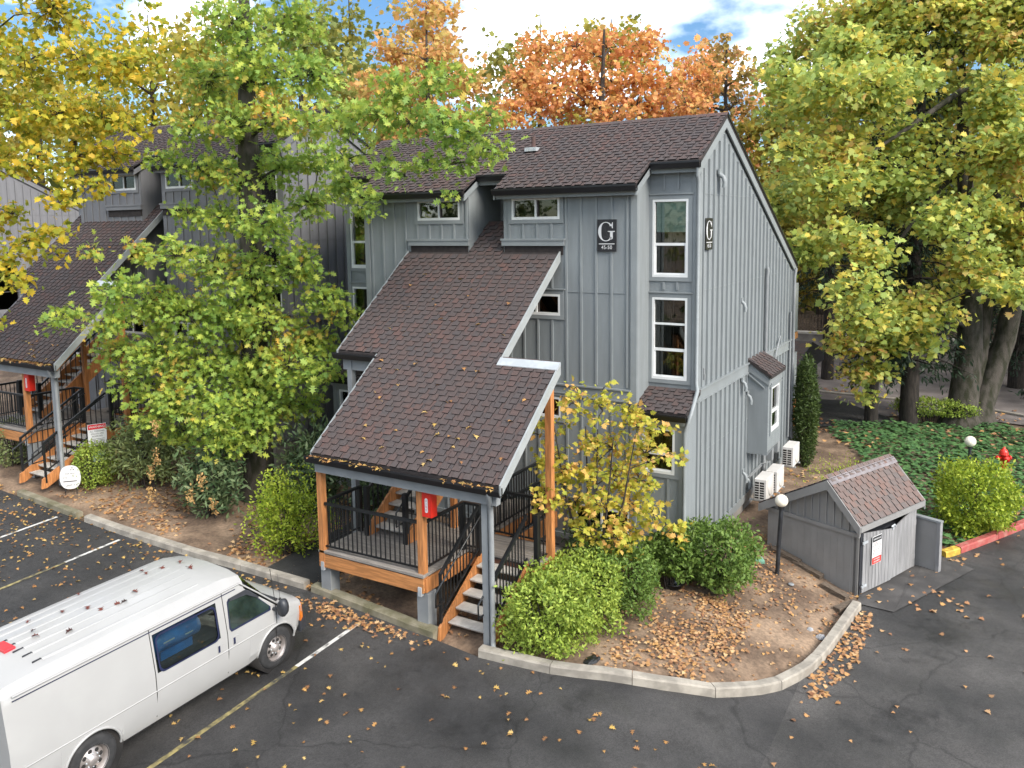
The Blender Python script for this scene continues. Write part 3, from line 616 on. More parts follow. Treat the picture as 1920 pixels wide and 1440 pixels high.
    for x in ((-10.3,) if side else (-10.3,-9.6)):        # plumbing vents on the roof
        y = 18.27; m = MB(); z = zf(y); m.box(x-.16,x+.16,y-.18,y+.14,z-.1+.07,z+.015+.05); m.tube([(x,y,z),(x,y,z+.28)], .05, 8); m.build('roof_vent', M['flash'], rf)
        m = MB(); m.tube([(x,y,z+.06),(x,y,z+.33)], .055, 8); m.build('vent_pipe', M['shingle'], rf)
    return root
# ---------------------------------------------------------------- covered entry stairs
PO = Vector((-9.7, 13.2, 0))
def porch(off, label, gb, nrise, nshing, wallm, trimm, glabel='covered timber entry stairs', seed=5, S=.8):
    """coordinates of the front porch; gb = ground height relative to it; nrise = risers from ground to deck"""
    off = Vector(off); root = empty('entry_porch', PO+off, label, 'porch', 0, glabel, PO)
    L = math.hypot(1, S); ey, ez = 11.95, 3.24; zf = lambda y: ez+S*(y-ey)
    poly = [(-12.03,ey),(-7.5,ey),(-7.5,14.2),(-8.86,14.2),(-8.86,16.88),(-10.39,16.88),(-10.39,17.75),(-11.35,17.75),(-11.35,16.88),(-13.22,16.88),(-13.22,14.12),(-12.03,14.12)]
    m = MB(); m.prism([(x,y,zf(y)-.12) for x, y in poly], (0,0,.115)); rf = m.build('porch_roof', M['under'], root)
    def rows(v):
        y = ey+v/L
        if y > 17.7: return None
        if y > 16.8: return [(-11.35,-10.39)]
        if y > 14.12: return [(-13.22,-8.86 if y > 14.2 else -7.5)]
        return [(-12.03,-7.5)]
    shingles(root, rf, (0,ey,ez), Vector((0,1,S)).normalized(), rows, nshing, M['shingle'], off=off, rs=seed)
    def rake(x, y0, y1, mat_, w=.035, h=.2, lift=.03, name='rake_board'):
        m = MB(); m.hexa([(x,y0,zf(y0)-h),(x+w,y0,zf(y0)-h),(x+w,y1,zf(y1)-h),(x,y1,zf(y1)-h),(x,y0,zf(y0)+lift),(x+w,y0,zf(y0)+lift),(x+w,y1,zf(y1)+lift),(x,y1,zf(y1)+lift)]); m.build(name, mat_, root)
    rake(-7.498, ey-.02, 14.24, M['trim_l']); rake(-8.858, 14.2, 16.86, M['trim_l']); rake(-12.06, ey, 14.1, trimm); rake(-13.25, 14.1, 16.86, trimm)
    m = MB(); y = 14.2; m.hexa([(-8.86,y-.12,zf(y-.12)+.03),(-7.46,y-.12,zf(y-.12)+.03),(-7.46,y+.03,zf(y)+.0),(-8.86,y+.03,zf(y)+.0),(-8.86,y-.12,zf(y-.12)+.045),(-7.46,y-.12,zf(y-.12)+.045),(-7.46,y+.03,zf(y)+.075),(-8.86,y+.03,zf(y)+.075)]); m.build('metal_flashing', M['flash'], root)
    gutter(root, (-12.12,ey+.01,ez-.03), (-7.44,ey+.01,ez-.03)); gutter(root, (-13.3,14.13,zf(14.13)-.03), (-12.0,14.13,zf(14.13)-.03))
    m = MB(); m.box(-12.0,-7.6,12.0,12.14,2.84,3.07); m.build('eave_beam', M['pier'], root)
    m = MB(); m.box(-13.15,-12.05,14.2,14.3,zf(14.2)-.5,zf(14.2)-.2); m.build('eave_beam', M['pier'], root)
    for k in range(9):
        m = MB(); x = -11.85+k*.53; y0, y1 = 12.05, (16.8 if x < -8.9 else 14.1)
        m.hexa([(x,y0,zf(y0)-.30),(x+.05,y0,zf(y0)-.30),(x+.05,y1,zf(y1)-.30),(x,y1,zf(y1)-.30),(x,y0,zf(y0)-.13),(x+.05,y0,zf(y0)-.13),(x+.05,y1,zf(y1)-.13),(x,y1,zf(y1)-.13)]); m.build('rafter', M['cedarx'], root)
    # posts
    def post(x, y, z0, z1, mm, s=.14, name='post'):
        m = MB(); m.box(x-s/2,x+s/2,y-s/2,y+s/2,z0,z1); return m.build(name, mm, root, bevel=.006)
    g = gb-.15
    post(-7.93,12.17,g,2.84,M['pier'],.135)
    m = MB(); m.tube([(-7.70,11.9,3.1),(-7.70,11.92,2.98),(-7.8,12.10,2.78),(-7.795,12.12,2.6),(-7.795,12.12,gb+.28),(-7.77,12.08,gb+.13),(-7.66,11.98,gb+.07)], .052, 8); m.build('downspout', M['pier'], root)
    post(-11.97,12.14,.78,2.84,M['cedar']); post(-9.43,12.2,.78,2.84,M['cedar']); post(-7.64,14.08,.84,zf(14.08)-.13,M['cedar'])
    post(-10.3,14.5,1.0,zf(14.5)-.15,M['cedar'],.12); post(-12.95,14.25,g,zf(14.25)-.2,M['pier']); post(-12.95,16.6,g,6,M['pier'])
    for x in (-11.95,-9.42): post(x,12.28,g,.76,M['pier'],.27,'pier')
    post(-7.62,14.4,g,.8,M['pier'],.22,'pier')
    for x in (-11.95,-9.42):
        m = MB(); m.box(x-.04,x+.04,12.055,12.135,.72,.9); m.build('post_bracket', M['flash'], root)
    dz = 1.14
    def bm(*b, name='beam', mm='cedarx'): m = MB(); m.box(*b); return m.build(name, M[mm], root, bevel=.005)
    bm(-12.06,-9.34,12.08,12.13,.78,1.06); bm(-9.36,-9.31,12.13,13.6,.78,1.06,mm='cedar'); bm(-9.36,-8.98,13.6,13.65,.80,1.06)
    bm(-9.0,-7.72,13.66,13.70,.82,1.06,name='riser_board',mm='redwood'); bm(-7.72,-7.67,13.45,14.5,.80,1.06,mm='cedar'); bm(-12.06,-12.01,12.13,14.6,.78,1.06,mm='cedar'); bm(-9.6,-7.67,14.62,14.67,.80,1.06)
    bm(-9.45,-9.40,14.67,16.85,.80,1.1,mm='cedar'); bm(-9.0,-8.95,14.67,16.85,.62,1.0,mm='cedar',name='stair_stringer')
    m = MB(); m.box(-12.03,-9.37,12.1,13.62,1.061,1.085); m.box(-12.03,-7.7,13.62,14.64,1.061,1.085); m.build('deck_frame', M['under'], root)
    dk = D.objects.new('deck', None); link(dk, root)
    y = 12.07
    while y < 14.6:
        x1 = -9.33 if y < 13.55 else -7.66
        m = MB(); m.box(-12.06,x1,y,y+.136,1.088,dz+random.uniform(-.003,.003)); m.build('deck_board', M['deck'], dk, bevel=.004); y += .142
    x = -9.4
    while x > -11.4 and x > -10.25:
        m = MB(); m.box(x-.136,x,14.68,16.85,1.08,dz); m.build('deck_board', M['deck'], dk); x -= .142
    # railings
    def rail(p, q, z0, z1, newels=(0,0), bottom=True, sp=.115, h0=.09):
        p, q = Vector(p), Vector(q); Z = Vector((0,0,1)); m = MB()
        m.bar(p+Z*z1, q+Z*z1, .06, .055)

        for w, c in zip(newels, (p, q)):
            pass
        r = m.build('railing', M['black'], root)
        if bottom: b = MB(); b.bar(p+Z*(z0+h0), q+Z*(z0+h0), .035, .03); b.build('bottom_rail', M['black'], r)
        for w, c in zip(newels, (p, q)):
            if w: b = MB(); b.bar(c+Z*(z0-.1), c+Z*(z1+.02), .09, .09); b.build('newel_post', M['black'], r)
        n = max(1, int((q-p).length/sp))
        for k in range(1, n):
            c = p+(q-p)*k/n; b = MB(); b.bar(c+Z*(z0+(h0 if bottom else 0)), c+Z*z1, .02, .02); b.build('baluster', M['black'], r)
        return r
    T = dz+1.0
    rail((-11.9,12.14,0), (-9.5,12.2,0), dz, T); rail((-9.41,12.27,0), (-9.41,13.55,0), dz, T, (0,1)); rail((-9.41,13.58,0), (-9.05,13.6,0), dz, T, (0,1))
    rail((-7.7,13.62,0), (-7.68,14.0,0), dz, T, (1,0)); rail((-7.7,14.56,0), (-9.38,14.56,0), dz, T); rail((-12.0,12.2,0), (-12.0,13.32,0), dz, T, (0,1))
    rail((-9.42,14.7,0), (-9.42,16.8,0), dz, T+.02); rail((-8.98,14.75,0), (-8.98,16.75,0), 1.0, 1.95)
    # front stairs down to the ground
    rise = (dz-gb)/nrise; run = .255; ytop = 13.63; n = nrise-1
    for k in range(1, nrise):
        y = ytop-run*k; z = dz-rise*k; m = MB()
        m.prism([(-8.97,y,z),(-8.97,y+.3,z),(-8.97,y+.3,z-.07),(-8.97,y+.09,z-.085),(-8.97,y+.02,z-.05),(-8.97,y,z-.02)], (1.02,0,0)); m.build('tread', M['conc'], root, bevel=.008)
    yb = ytop-run*nrise
    def stringer(x, mm='cedar'):
        m = MB(); m.prism([(x,ytop,dz-.02),(x,ytop,dz-.42),(x,yb+.12,gb-.1),(x,yb-.02,gb-.1),(x,yb+.02,gb+.16)], (.055,0,0)); m.build('stair_stringer', M[mm], root, bevel=.005)
    stringer(-9.04); stringer(-7.94)
    for x in (-9.04,-7.9):
        sl = (dz-gb-.15)/(ytop-yb); p = (x,13.58,0); y1 = yb+.12; z1 = dz-sl*(13.58-y1)
        m = MB(); m.bar((x,13.58,T-.02), (x,y1,z1+.92), .055, .055); m.bar((x,13.58,dz+.1), (x,y1,z1+.12), .035, .035)
        m.bar((x,y1,z1-.2), (x,y1,z1+.95), .05, .05); r = m.build('stair_railing', M['black'], root)
        for k in range(1, 12):
            t = k/12; y = 13.58+(y1-13.58)*t; zz = dz+(z1-dz)*t; b = MB(); b.bar((x,y,zz+.1), (x,y,zz+.96), .02, .02); b.build('baluster', M['black'], r)
        hx = x+.09 if x < -8.5 else x-.09; m = MB()
        m.tube([(hx,13.62,dz+.86),(hx,13.55,dz+.84),(hx,y1-.28,z1+.66),(hx,y1-.28,z1+.40),(hx,y1-.02,z1+.42),(x,y1+.02,z1+.44)], .02, 6); m.build('handrail', M['black'], root)
    # inner flight up to the breezeway
    m = None
    for k in range(11):
        y = 13.35+.25*k; z = dz+.18*(k+1); m = MB(); m.prism([(-11.62,y,z),(-11.62,y+.3,z),(-11.62,y+.3,z-.07),(-11.62,y+.09,z-.085),(-11.62,y+.02,z-.05),(-11.62,y,z-.02)], (.98,0,0)); m.build('tread', M['conc'], root, bevel=.008)
    for x in (-11.69,-10.63):
        m = MB(); m.prism([(x,13.2,dz),(x,13.2,dz+.22),(x,15.9,dz+2.2),(x,16.3,dz+2.2),(x,16.3,dz+1.95),(x,13.55,dz)], (.055,0,0)); m.build('stair_stringer', M['cedar'], root)
        m = MB(); m.bar((x,13.25,dz+1.02), (x,15.9,dz+2.98), .055, .055); m.bar((x,13.2,dz), (x,13.2,dz+1.1), .1, .1); r = m.build('stair_railing', M['black'], root)
        for k in range(1, 16):
            t = k/16; y = 13.25+2.65*t; zz = dz+.22+1.96*t; b = MB(); b.bar((x,y,zz-.02), (x,y,zz+.82), .02, .02); b.build('baluster', M['black'], r)
    m = MB(); m.tube([(-10.72,13.3,dz+.92),(-10.72,13.0,dz+.72),(-10.72,13.0,dz+.42),(-10.66,13.2,dz+.48)], .02, 6); m.build('handrail', M['black'], root)
    return root
M['trim_l'] = mat('light_rake_board', (.31,.33,.33), .45, .05, 3)
h1 = house((0,0,0), 'dark grey three storey apartment block with its whole gable end in view, letter sign', M['wall'], M['trim'], (300,), detail=2)
p1 = porch((0,0,0), 'covered orange timber entry stair in the middle, beside the white van', 0.0, 6, 300, M['wall'], M['trim'])
OFF2 = Vector((-12.5,-.12,1.15))
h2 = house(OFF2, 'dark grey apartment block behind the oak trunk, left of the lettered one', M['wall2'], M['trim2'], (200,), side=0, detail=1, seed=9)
PD2 = Vector((-2.0,.66,-.15))
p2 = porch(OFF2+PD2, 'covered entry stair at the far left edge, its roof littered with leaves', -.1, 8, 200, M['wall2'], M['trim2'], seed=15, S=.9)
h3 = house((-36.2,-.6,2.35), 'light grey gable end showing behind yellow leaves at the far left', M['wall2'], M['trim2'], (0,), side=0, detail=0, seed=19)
# ---------------------------------------------------------------- signs
def letter_G(parent, w, h, material, place):
    """serif capital G as a flat solid; place(u, v) -> point on the sign face (u, v in -.5...5)"""
    n = 40; outer = []; inner = []
    a0, a1 = math.radians(38), math.radians(322)
    for i in range(n+1):
        a = a0+(a1-a0)*i/n; outer.append((.40*math.cos(a)-.02, .5*math.sin(a)))
        t = .13*abs(math.cos(a))**1.3+.035
        inner.append(((.40-t)*math.cos(a)-.02+.0*t, (.5-.035-.02*abs(math.cos(a)))*math.sin(a)))
    m = MB(); vs = []; fs = []
    def add(poly):
        k = len(vs); vs.extend(poly); fs.append(tuple(range(k, k+len(poly))))
    for i in range(n): add([outer[i], outer[i+1], inner[i+1], inner[i]])
    add([(.27,.37),(.31,.48),(.34,.48),(.34,.17),(.30,.17),(.27,.30)])          # upper serif
    add([(.20,-.02),(.34,-.02),(.34,-.36),(.28,-.40),(.20,-.42)])              # stem
    add([(.08,.03),(.45,.03),(.45,-.0),(.36,-.03),(.18,-.03),(.08,-.0)])       # bar serif
    P = []
    for u, v in vs: P.append(place(u*w, v*h, .004))
    m.add(P, fs); 
    return m.build('lettering', material, parent)
def g_sign(name, c, U, N, w, h, label):
    c, U, N = Vector(c), Vector(U), Vector(N); Z = Vector((0,0,1))
    root = empty(name, c, label, 'sign', 0, None, c)
    m = MB(); ubox(m, c, U, N, -w/2, w/2, -h/2, h/2, 0, .02); m.build('sign_board', M['signk'], root, bevel=.003)
    place = lambda u, v, d: c+U*u+Z*v+N*(.02+d)
    letter_G(root, w*1.02, h*.60, M['wletter'], lambda u, v, d: place(u-.01, v+h*.12, d))
    m = MB(); ubox(m, c, U, N, -w*.41, w*.41, -h*.275, -h*.25, .0205, .023); m.build('rule', M['wletter'], root)
    R = Matrix((U, Z, N)).transposed().to_euler()
    o = text('45-50', h*.165, root, M['wletter'], 'lettering', (U*0+Z*(-h*.375)+N*.0205), R, .001, sx=.9, offset=.0004, sp=1.08)
    m = MB()      # pale printed branches behind the letter
    for a, b, d in (((-.25,.42),(.2,-.2),.0055),((-.05,.3),(-.02,.05),.004),((.1,.3),(.06,.0),.004),((.35,.42),(.28,-.1),.005),((-.25,.0),(.1,-.08),.005),((.3,-.1),(.45,.05),.004),((-.4,.45),(-.3,.2),.003),((.05,-.48),(.48,-.42),.004)):
        p, q = place(a[0]*w, a[1]*h, .0005), place(b[0]*w, b[1]*h, .0005); m.bar(p, q, d, .0012, 0, N)
    m.build('printed_branch', M['twig'], root)
    return root
g_sign('letter_sign', (-7.66,16.868,7.56), (1,0,0), (0,-1,0), .46, .71, 'black square-on G 45-50 sign on the front wall beside the tall window')
g_sign('letter_sign', (-5.794,18.24,7.56), (0,1,0), (1,0,0), .50, .71, 'black G 45-50 sign seen edge-on on the gable wall')
def fire_cabinet(x, y, z, label):
    root = empty('fire_extinguisher_cabinet', (x,y,z), label, 'cabinet', 0, 'red fire extinguisher cabinets', (x,y,z))
    m = MB(); m.box(x-.115,x+.115,y-.09,y+.09,z,z+.50); m.build('body', M['red'], root, bevel=.012)
    m = MB(); m.box(x-.105,x+.105,y-.1,y-.0905,z+.01,z+.46); m.build('door', M['red'], root)
    m = MB(); pts = [(x+.035*math.cos(a), y-.1015, z+.24+(.11 if math.sin(a) > 0 else -.11)+.035*math.sin(a)) for a in [i*math.pi/8 for i in range(16)]]; m.prism(pts, (0,-.002,0)); m.build('label_plate', M['wletter'], root)
    for i, ch in enumerate('FIRE'): text(ch, .058, root, M['red'], 'lettering', (0,-.1045,.325-.057*i), (math.pi/2,0,0), .0005)
    return root
fire_cabinet(-9.235, 12.2, 2.31, 'red FIRE cabinet on the post of the middle entry deck')
fire_cabinet(-9.235+OFF2.x+PD2.x, 12.2+OFF2.y+PD2.y, 2.31+OFF2.z+PD2.z, 'red FIRE cabinet on the post of the far left entry deck')

# ---------------------------------------------------------------- white van
def van():
    root = empty('cargo_van', (0,0,0), 'white cargo van parked in front of the middle entry stair', 'van')
    st = []      # (x, [(y,z)...] half section of 10 points, sill to crown)
    def body(x, zr, w=1.0, wr=.84, b=1.15):
        return (x, [(.93*w,.36),(.985*w,.52),(1.0*w,.84),(.985*w,b),(.88*w,1.74),(.86*w,1.86),(wr*w,1.90),(.77*w,zr-.07),(.5*w,zr-.015),(0,zr)])
    def hood(x, w, zs, z):
        return (x, [(.9*w,.42),(.96*w,.55),(.98*w,.80),(.965*w,zs-.06),(.95*w,zs-.03),(.93*w,zs),(.89*w,zs+.02),(.75*w,zs+.045),(.45*w,z-.01),(0,z)])
    st += [body(-4.62,1.98,.965,.80), body(-4.55,2.05,.985,.82), body(-3.98,2.09), body(-3.03,2.1), body(-2.42,2.105), body(-1.22,2.105), body(-1.12,2.105)]
    st += [body(-.92,2.09), (-.62,[(.93,.36),(.985,.52),(1.0,.84),(.985,1.15),(.88,1.74),(.855,1.83),(.83,1.87),(.75,1.95),(.5,2.0),(0,2.02)])]
    st += [hood(.12,1.02,1.12,1.22), hood(.48,1.0,1.04,1.12), hood(.66,.965,.98,1.04), (.74,[(.80,.45),(.86,.55),(.88,.70),(.87,.82),(.86,.86),(.84,.89),(.80,.91),(.7,.93),(.4,.95),(0,.96)])]
    m = MB(); nst = len(st); vs = []
    for x, h in st:
        vs += [(x,-y,z) for y, z in h] + [(x,y,z) for y, z in reversed(h[:-1])]
    n = 19; fs = []; mm = []
    for i in range(nst-1):
        xa, xb = st[i][0], st[i+1][0]
        for j in range(n-1):
            jj = j if j < 9 else 17-j
            if jj < 2 and (-4.0 < xa and xb < -3.0): continue
            if jj < 2 and xa >= -.63 and xb <= .5: continue
            if jj == 3 and j < 9 and xa > -2.5 and xb < -1.2: continue        # cargo window opening
            g = 1 if (i == 8 and jj >= 4) else 0
            fs.append((i*n+j, (i+1)*n+j, (i+1)*n+j+1, i*n+j+1)); mm.append(g)
    k = len(m.v); m.v += vs; m.f += fs; m.m += mm; m.sm += [True]*len(fs)
    m.add(vs[:n], [tuple(range(n))]); m.add(vs[-n:], [tuple(range(n-1,-1,-1))])
    me_o = m.build('body', [M['van'], M['vglass']], root); me_o.modifiers.new('edge', 'EDGE_SPLIT').split_angle = math.radians(28)
    b = me_o
    # cabin darkness below the glass
    m = MB(); m.box(-4.4,.1,-.80,.80,.5,1.12); m.box(-1.0,-.3,-.7,.7,1.1,1.25); m.box(-2.43,-1.21,-.45,-.43,1.1,1.8); m.build('interior', M['dark'], root)
    def side(x, z, d=.006):      # point on the near (right) side at length x, height z
        y = np.interp(z, [.36,.52,.84,1.15,1.74,1.86], [.93,.985,1.0,.985,.88,.86]); return Vector((x, -y-d, z))
    def rrect(x0, x1, z0, z1, r, sl=0):
        P = []
        for cx, cz, a in ((x1-r-sl*0,z0+r,-90),(x1-r-sl,z1-r,0),(x0+r,z1-r,90),(x0+r,z0+r,180)):
            for t in range(5): q = math.radians(a+22.5*t); P.append((cx+r*math.cos(q), cz+r*math.sin(q)))
        return P
    def panel(name, P, d, material, parent, inset=0, th=.004):
        m = MB(); m.prism([side(x,z,d) for x, z in P], (0,-th,0)); return m.build(name, material, parent)
    def ring(name, P, w, d, material, parent):
        c = Vector((sum(p[0] for p in P)/len(P), sum(p[1] for p in P)/len(P))); m = MB(); n = len(P)
        Q = [(c.x+(x-c.x)*(1-w/abs(max(p[0] for p in P)-c.x)), c.y+(z-c.y)*(1-w/abs(max(p[1] for p in P)-c.y))) for x, z in P]
        vs = [side(x,z,d) for x, z in P]+[side(x,z,d) for x, z in Q]; m.add(vs, [(i,(i+1)%n,n+(i+1)%n,n+i) for i in range(n)]); return m.build(name, material, parent)
    # cargo door with its window and a blue bottle rack showing inside
    cd = D.objects.new('cargo_door', None); link(cd, root)
    P = rrect(-2.39,-1.24,1.13,1.72,.1); ring('window_seal', P, .028, .010, M['seal'], cd)
    m = MB(); m.prism([side(x,z,-.004) for x, z in rrect(-2.42,-1.22,1.15,1.74,.02)], (0,-.004,0)); m.build('window_pane', M['vglass'], cd)
    # front door with window
    fd = D.objects.new('front_door', None); link(fd, root)
    P = [(-1.0,1.16),(-1.03,1.22),(-1.0,1.66),(-.96,1.70),(-.62,1.71),(-.55,1.68),(-.12,1.22),(-.13,1.16)]; panel('window_pane', P, .004, M['plastic_g'], fd); ring('window_seal', P, .028, .010, M['seal'], fd)
    P = [(-.96,1.66),(-.95,1.71),(-.60,1.72),(-.52,1.67),(-.35,1.5),(-.36,1.47),(-.60,1.63)]; panel('rain_visor', P, .02, M['plastic'], fd)
    for par, x0, x1 in ((fd,-1.08,.0),(cd,-1.10,-1.09)):
        m = MB()
        for x in ((x0,x1) if par is fd else (-2.46,)):
            m.tube([side(x,z,.0015) for z in (.45,.84,1.15,1.74,1.84)], .007, 4)
        m.build('door_gap', M['dark'], par)
    for par, x in ((fd,-.93),(cd,-1.25)):
        m = MB(); m.prism([side(a,z,.001) for a, z in ((x-.05,.92),(x+.07,.92),(x+.07,1.05),(x-.05,1.05))], (0,-.01,0)); m.build('handle_cup', M['van'], par)
        m = MB(); m.prism([side(a,z,.012) for a, z in ((x-.045,.93),(x-.01,.93),(x-.01,1.04),(x-.045,1.04))], (0,-.006,0)); m.build('handle', M['seal'], par)
    m = MB()    # crease along the side and drip rail along the roof
    m.tube([side(x,.88,.0) for x in np.linspace(-4.5,-.02,8)], .012, 6); m.build('side_moulding', M['van'], root)
    m = MB(); m.tube([side(x,1.86,.012) for x in (-4.5,-3,-1.5,-.7)]+[side(-.35,1.56,.02),Vector((.05,-.97,1.2))], .016, 6); m.tube([(x,.875,1.87) for x in (-4.5,-.7)], .016, 6); m.build('drip_rail', M['van'], root)
    m = MB(); m.tube([side(x,1.80,.006) for x in (-4.5,-2.5,-.8)], .008, 5); m.build('rail_shadow_strip', M['seal'], root)  # solid dark strip stands in for the shadow under the drip rail
    for y in (-.62,-.41,-.2,.0,.2,.41,.62):    # pressed roof ribs
        m = MB(); zr = lambda x, y: float(np.interp(abs(y), [0,.5,.77], [2.103,2.088,2.035]))+(0 if x < -1.1 else -.012)
        m.prism([(-3.95,y-.05,zr(-3,y)-.02),(-3.95,y+.05,zr(-3,y)-.02),(-3.95,y+.022,zr(-3,y)+.004),(-3.95,y-.022,zr(-3,y)+.004)], (2.75-.25*abs(y),0,0)); m.build('roof_rib', M['van'], root)
        m = MB(); m.box(-4.05-.05*(1-abs(y)),-3.7-.3*abs(y),y-.006,y+.006,zr(-3,y)-.02,zr(-3,y)+.0035); m.box(-1.18-.25*abs(y),-1.05-.25*abs(y),y-.009,y+.009,zr(-3,y)-.03,zr(-3,y)-.0015); m.build('rib_groove', M['plastic'], root)
    m = MB(); m.box(-4.16,-4.0,-.12,.18,2.07,2.115); m.build('brake_light', M['redlens'], root, bevel=.01)
    # bumper, grille, lights, cowl, wiper, mirror, aerial
    m = MB(); m.prism([(.58,-1.0,.42),(.80,-.93,.42),(.86,-.6,.42),(.88,0,.42),(.86,.6,.42),(.80,.93,.42),(.58,1.0,.42)], (0,0,.2)); m.build('bumper', M['plastic'], root, bevel=.03)
    m = MB(); m.box(.72,.765,-.55,.55,.62,.88); m.build('grille', M['plastic'], root)
    for s in (-1, 1):
        m = MB(); m.box(.66,.775,s*.6-.0 if s > 0 else -.86,.86 if s > 0 else -.6,.64,.86); m.build('headlight', M['vglass'], root, bevel=.02)
        m = MB(); m.hexa([(.60,s*.90,.62),(.755,s*.87,.62),(.745,s*.90,.62),(.60,s*.985,.62),(.60,s*.90,.90),(.735,s*.86,.90),(.725,s*.885,.90),(.60,s*.97,.90)]); m.build('turn_light', M['amber'], root)
        m = MB(); m.lathe([(0,-.06),(.09,-.06),(.115,0),(.1,.07),(0,.08)], (0,0,0), 12, 'X'); m.v = [(-.02+x*1.0,s*1.17+y*.9,1.20+z*1.5) for x, y, z in m.v]; m.tube([(-.05,s*.97,1.14),(-.03,s*1.1,1.16)], .03, 6); m.build('wing_mirror', M['plastic'], root)
    m = MB(); m.hexa([(.03,-.88,1.175),(.24,-.80,1.15),(.24,.80,1.15),(.03,.88,1.175),(.02,-.88,1.2),(.2,-.8,1.188),(.2,.8,1.188),(.02,.88,1.2)]); m.v = [(x,y,z+.035*(1-abs(y))) for x, y, z in m.v]; m.build('cowl_grille', M['plastic'], root)
    m = MB(); m.tube([(.05,-.2,1.27),(-.06,-.72,1.32)], .012, 5); m.tube([(.05,.35,1.29),(-.06,-.15,1.36)], .012, 5); m.build('wiper', M['black'], root)
    m = MB(); m.tube([(.28,-.80,1.14),(.25,-.79,1.62)], .003, 4); m.lathe([(0,0),(.03,0),(.02,.03),(0,.035)], (.28,-.80,1.13), 10); m.build('aerial', M['black'], root)
    # wheels and arches
    for x in (0,-3.505):
        for s in (-1, 1):
            w = D.objects.new('wheel', None); link(w, root); y = s*.86
            m = MB(); R = .372; m.lathe([(.22,-.11),(.30,-.115),(.35,-.105),(R,-.07),(R,.07),(.35,.105),(.30,.115),(.22,.11)], (x,y,R), 32, 'Y')
            for i in range(40):
                a = 2*math.pi*i/40
                for dy in (-.055,0,.055): c = Vector((x+R*math.cos(a+dy*2), y+dy, R+R*math.sin(a+dy*2))); t = Vector((-math.sin(a),0,math.cos(a))); m.bar(c-t*.02, c+t*.02, .035, .012, 0, (math.cos(a),0,math.sin(a)))
            m.build('tyre', M['rubber'], w)
            m = MB(); q = s; m.lathe([(.235,.115*q),(.225,.10*q),(.20,.06*q),(.19,-.05*q)], (x,y,R), 28, 'Y'); m.lathe([(.19,.035*q),(.17,.06*q),(.085,.075*q),(.075,.11*q),(.05,.125*q),(0,.125*q)], (x,y,R), 28, 'Y'); m.build('rim', M['rim'], w)
            for i in range(8):
                a = 2*math.pi*i/8+.2; m = MB(); m.lathe([(0,.0),(.03,.0),(.034,-.006*q)], (x+.135*math.cos(a),y+.0705*q,R+.135*math.sin(a)), 10, 'Y'); m.build('rim_hole', M['dark'], w)
            for i in range(8):
                a = 2*math.pi*i/8; m = MB(); m.lathe([(.011,.07*q),(.011,.095*q),(0,.097*q)], (x+.098*math.cos(a),y,R+.098*math.sin(a)), 6, 'Y'); m.build('lug_nut', M['flash'], w)
            # arch: body plate with a round opening, lip and liner
            m = MB(); n = 20; x0, x1 = (x-.62,x+.48) if x == 0 else (x-.475,x+.475); ra = .44; vs = []; cz = .40; fs = []
            yy = lambda z: s*(float(np.interp(z, [.36,.52,.84], [.93,.985,1.0]))+.001)
            for i in range(n+1):
                a = math.pi*i/n; px, pz = x+ra*math.cos(a), cz+ra*math.sin(a)*.98
                ex = x1 if math.cos(a) > 0 else x0; t = abs(math.cos(a)); ox = x+(ex-x)*min(1, t*1.3); oz = .36 if i in (0,n) else min(.845, cz+.47*min(1, math.sin(a)*1.6))
                vs += [(px, yy(pz), max(pz,.36)), (ox, yy(oz), oz)]
            fs = [(2*i,2*i+1,2*i+3,2*i+2) for i in range(n)]
            m.add(vs, fs); m.build('wheel_arch', M['van'], root)
            m = MB(); m.tube([(x+ra*math.cos(a), yy(cz+ra*math.sin(a))*1.006, cz+ra*math.sin(a)*.98) for a in [math.pi*i/n for i in range(n+1)]], .022, 6); m.build('arch_lip', M['van'], root)
            m = MB(); m.lathe([(.46,-.28*s),(.46,.08*s),(0,-.28*s)], (x,s*.9,.40), 18, 'Y'); m.build('arch_liner', M['dark'], root)
    m = MB(); m.box(-4.66,-4.55,-.98,.98,.42,.6); m.build('rear_bumper', M['plastic'], root)
    m = MB(); m.box(-4.5,.6,-.85,.85,.28,.5); m.build('chassis', M['dark'], root)
    return root
M['plastic_g'] = mat('dark_green_tinted_glass', (.018,.03,.028), .05, .5, 1.5, spec=.8)
vr = van()
def van_frame(yaw, pit, roll, loc, s=1.0):
    f = Vector((math.sin(yaw), math.cos(yaw), pit)).normalized(); l = Vector((-math.cos(yaw), math.sin(yaw), roll)); l = (l-f*l.dot(f)).normalized(); u = f.cross(l)
    return Matrix.Translation(loc) @ Matrix((f, l, u)).transposed().to_4x4() @ Matrix.Scale(s, 4)
VX, VY = -11.9, 9.78
VM = van_frame(-.02, .012, .035, Vector((VX, VY, G(VX,VY)-.01)), 1.0); vr.matrix_world = VM
# blue bottle-like appliance inside, seen through the cargo window
bt = empty('blue_canister', (0,0,0), 'blue cylindrical canister behind the side window of the white van', 'canister'); bt.matrix_world = VM
m = MB(); m.lathe([(0,-.42),(.15,-.42),(.165,-.40),(.165,.40),(.15,.42),(0,.42)], (-1.85,-.62,1.42), 20, 'X'); m.build('shell', M['blue'], bt)
m = MB(); m.box(-2.15,-1.55,-.70,-.54,1.12,1.26); m.build('stand', M['blue'], bt)
m = MB(); m.box(-1.75,-1.6,-.79,-.786,1.40,1.42); m.box(-2.15,-1.95,-.79,-.786,1.44,1.46); m.build('stripe', M['wletter'], bt)

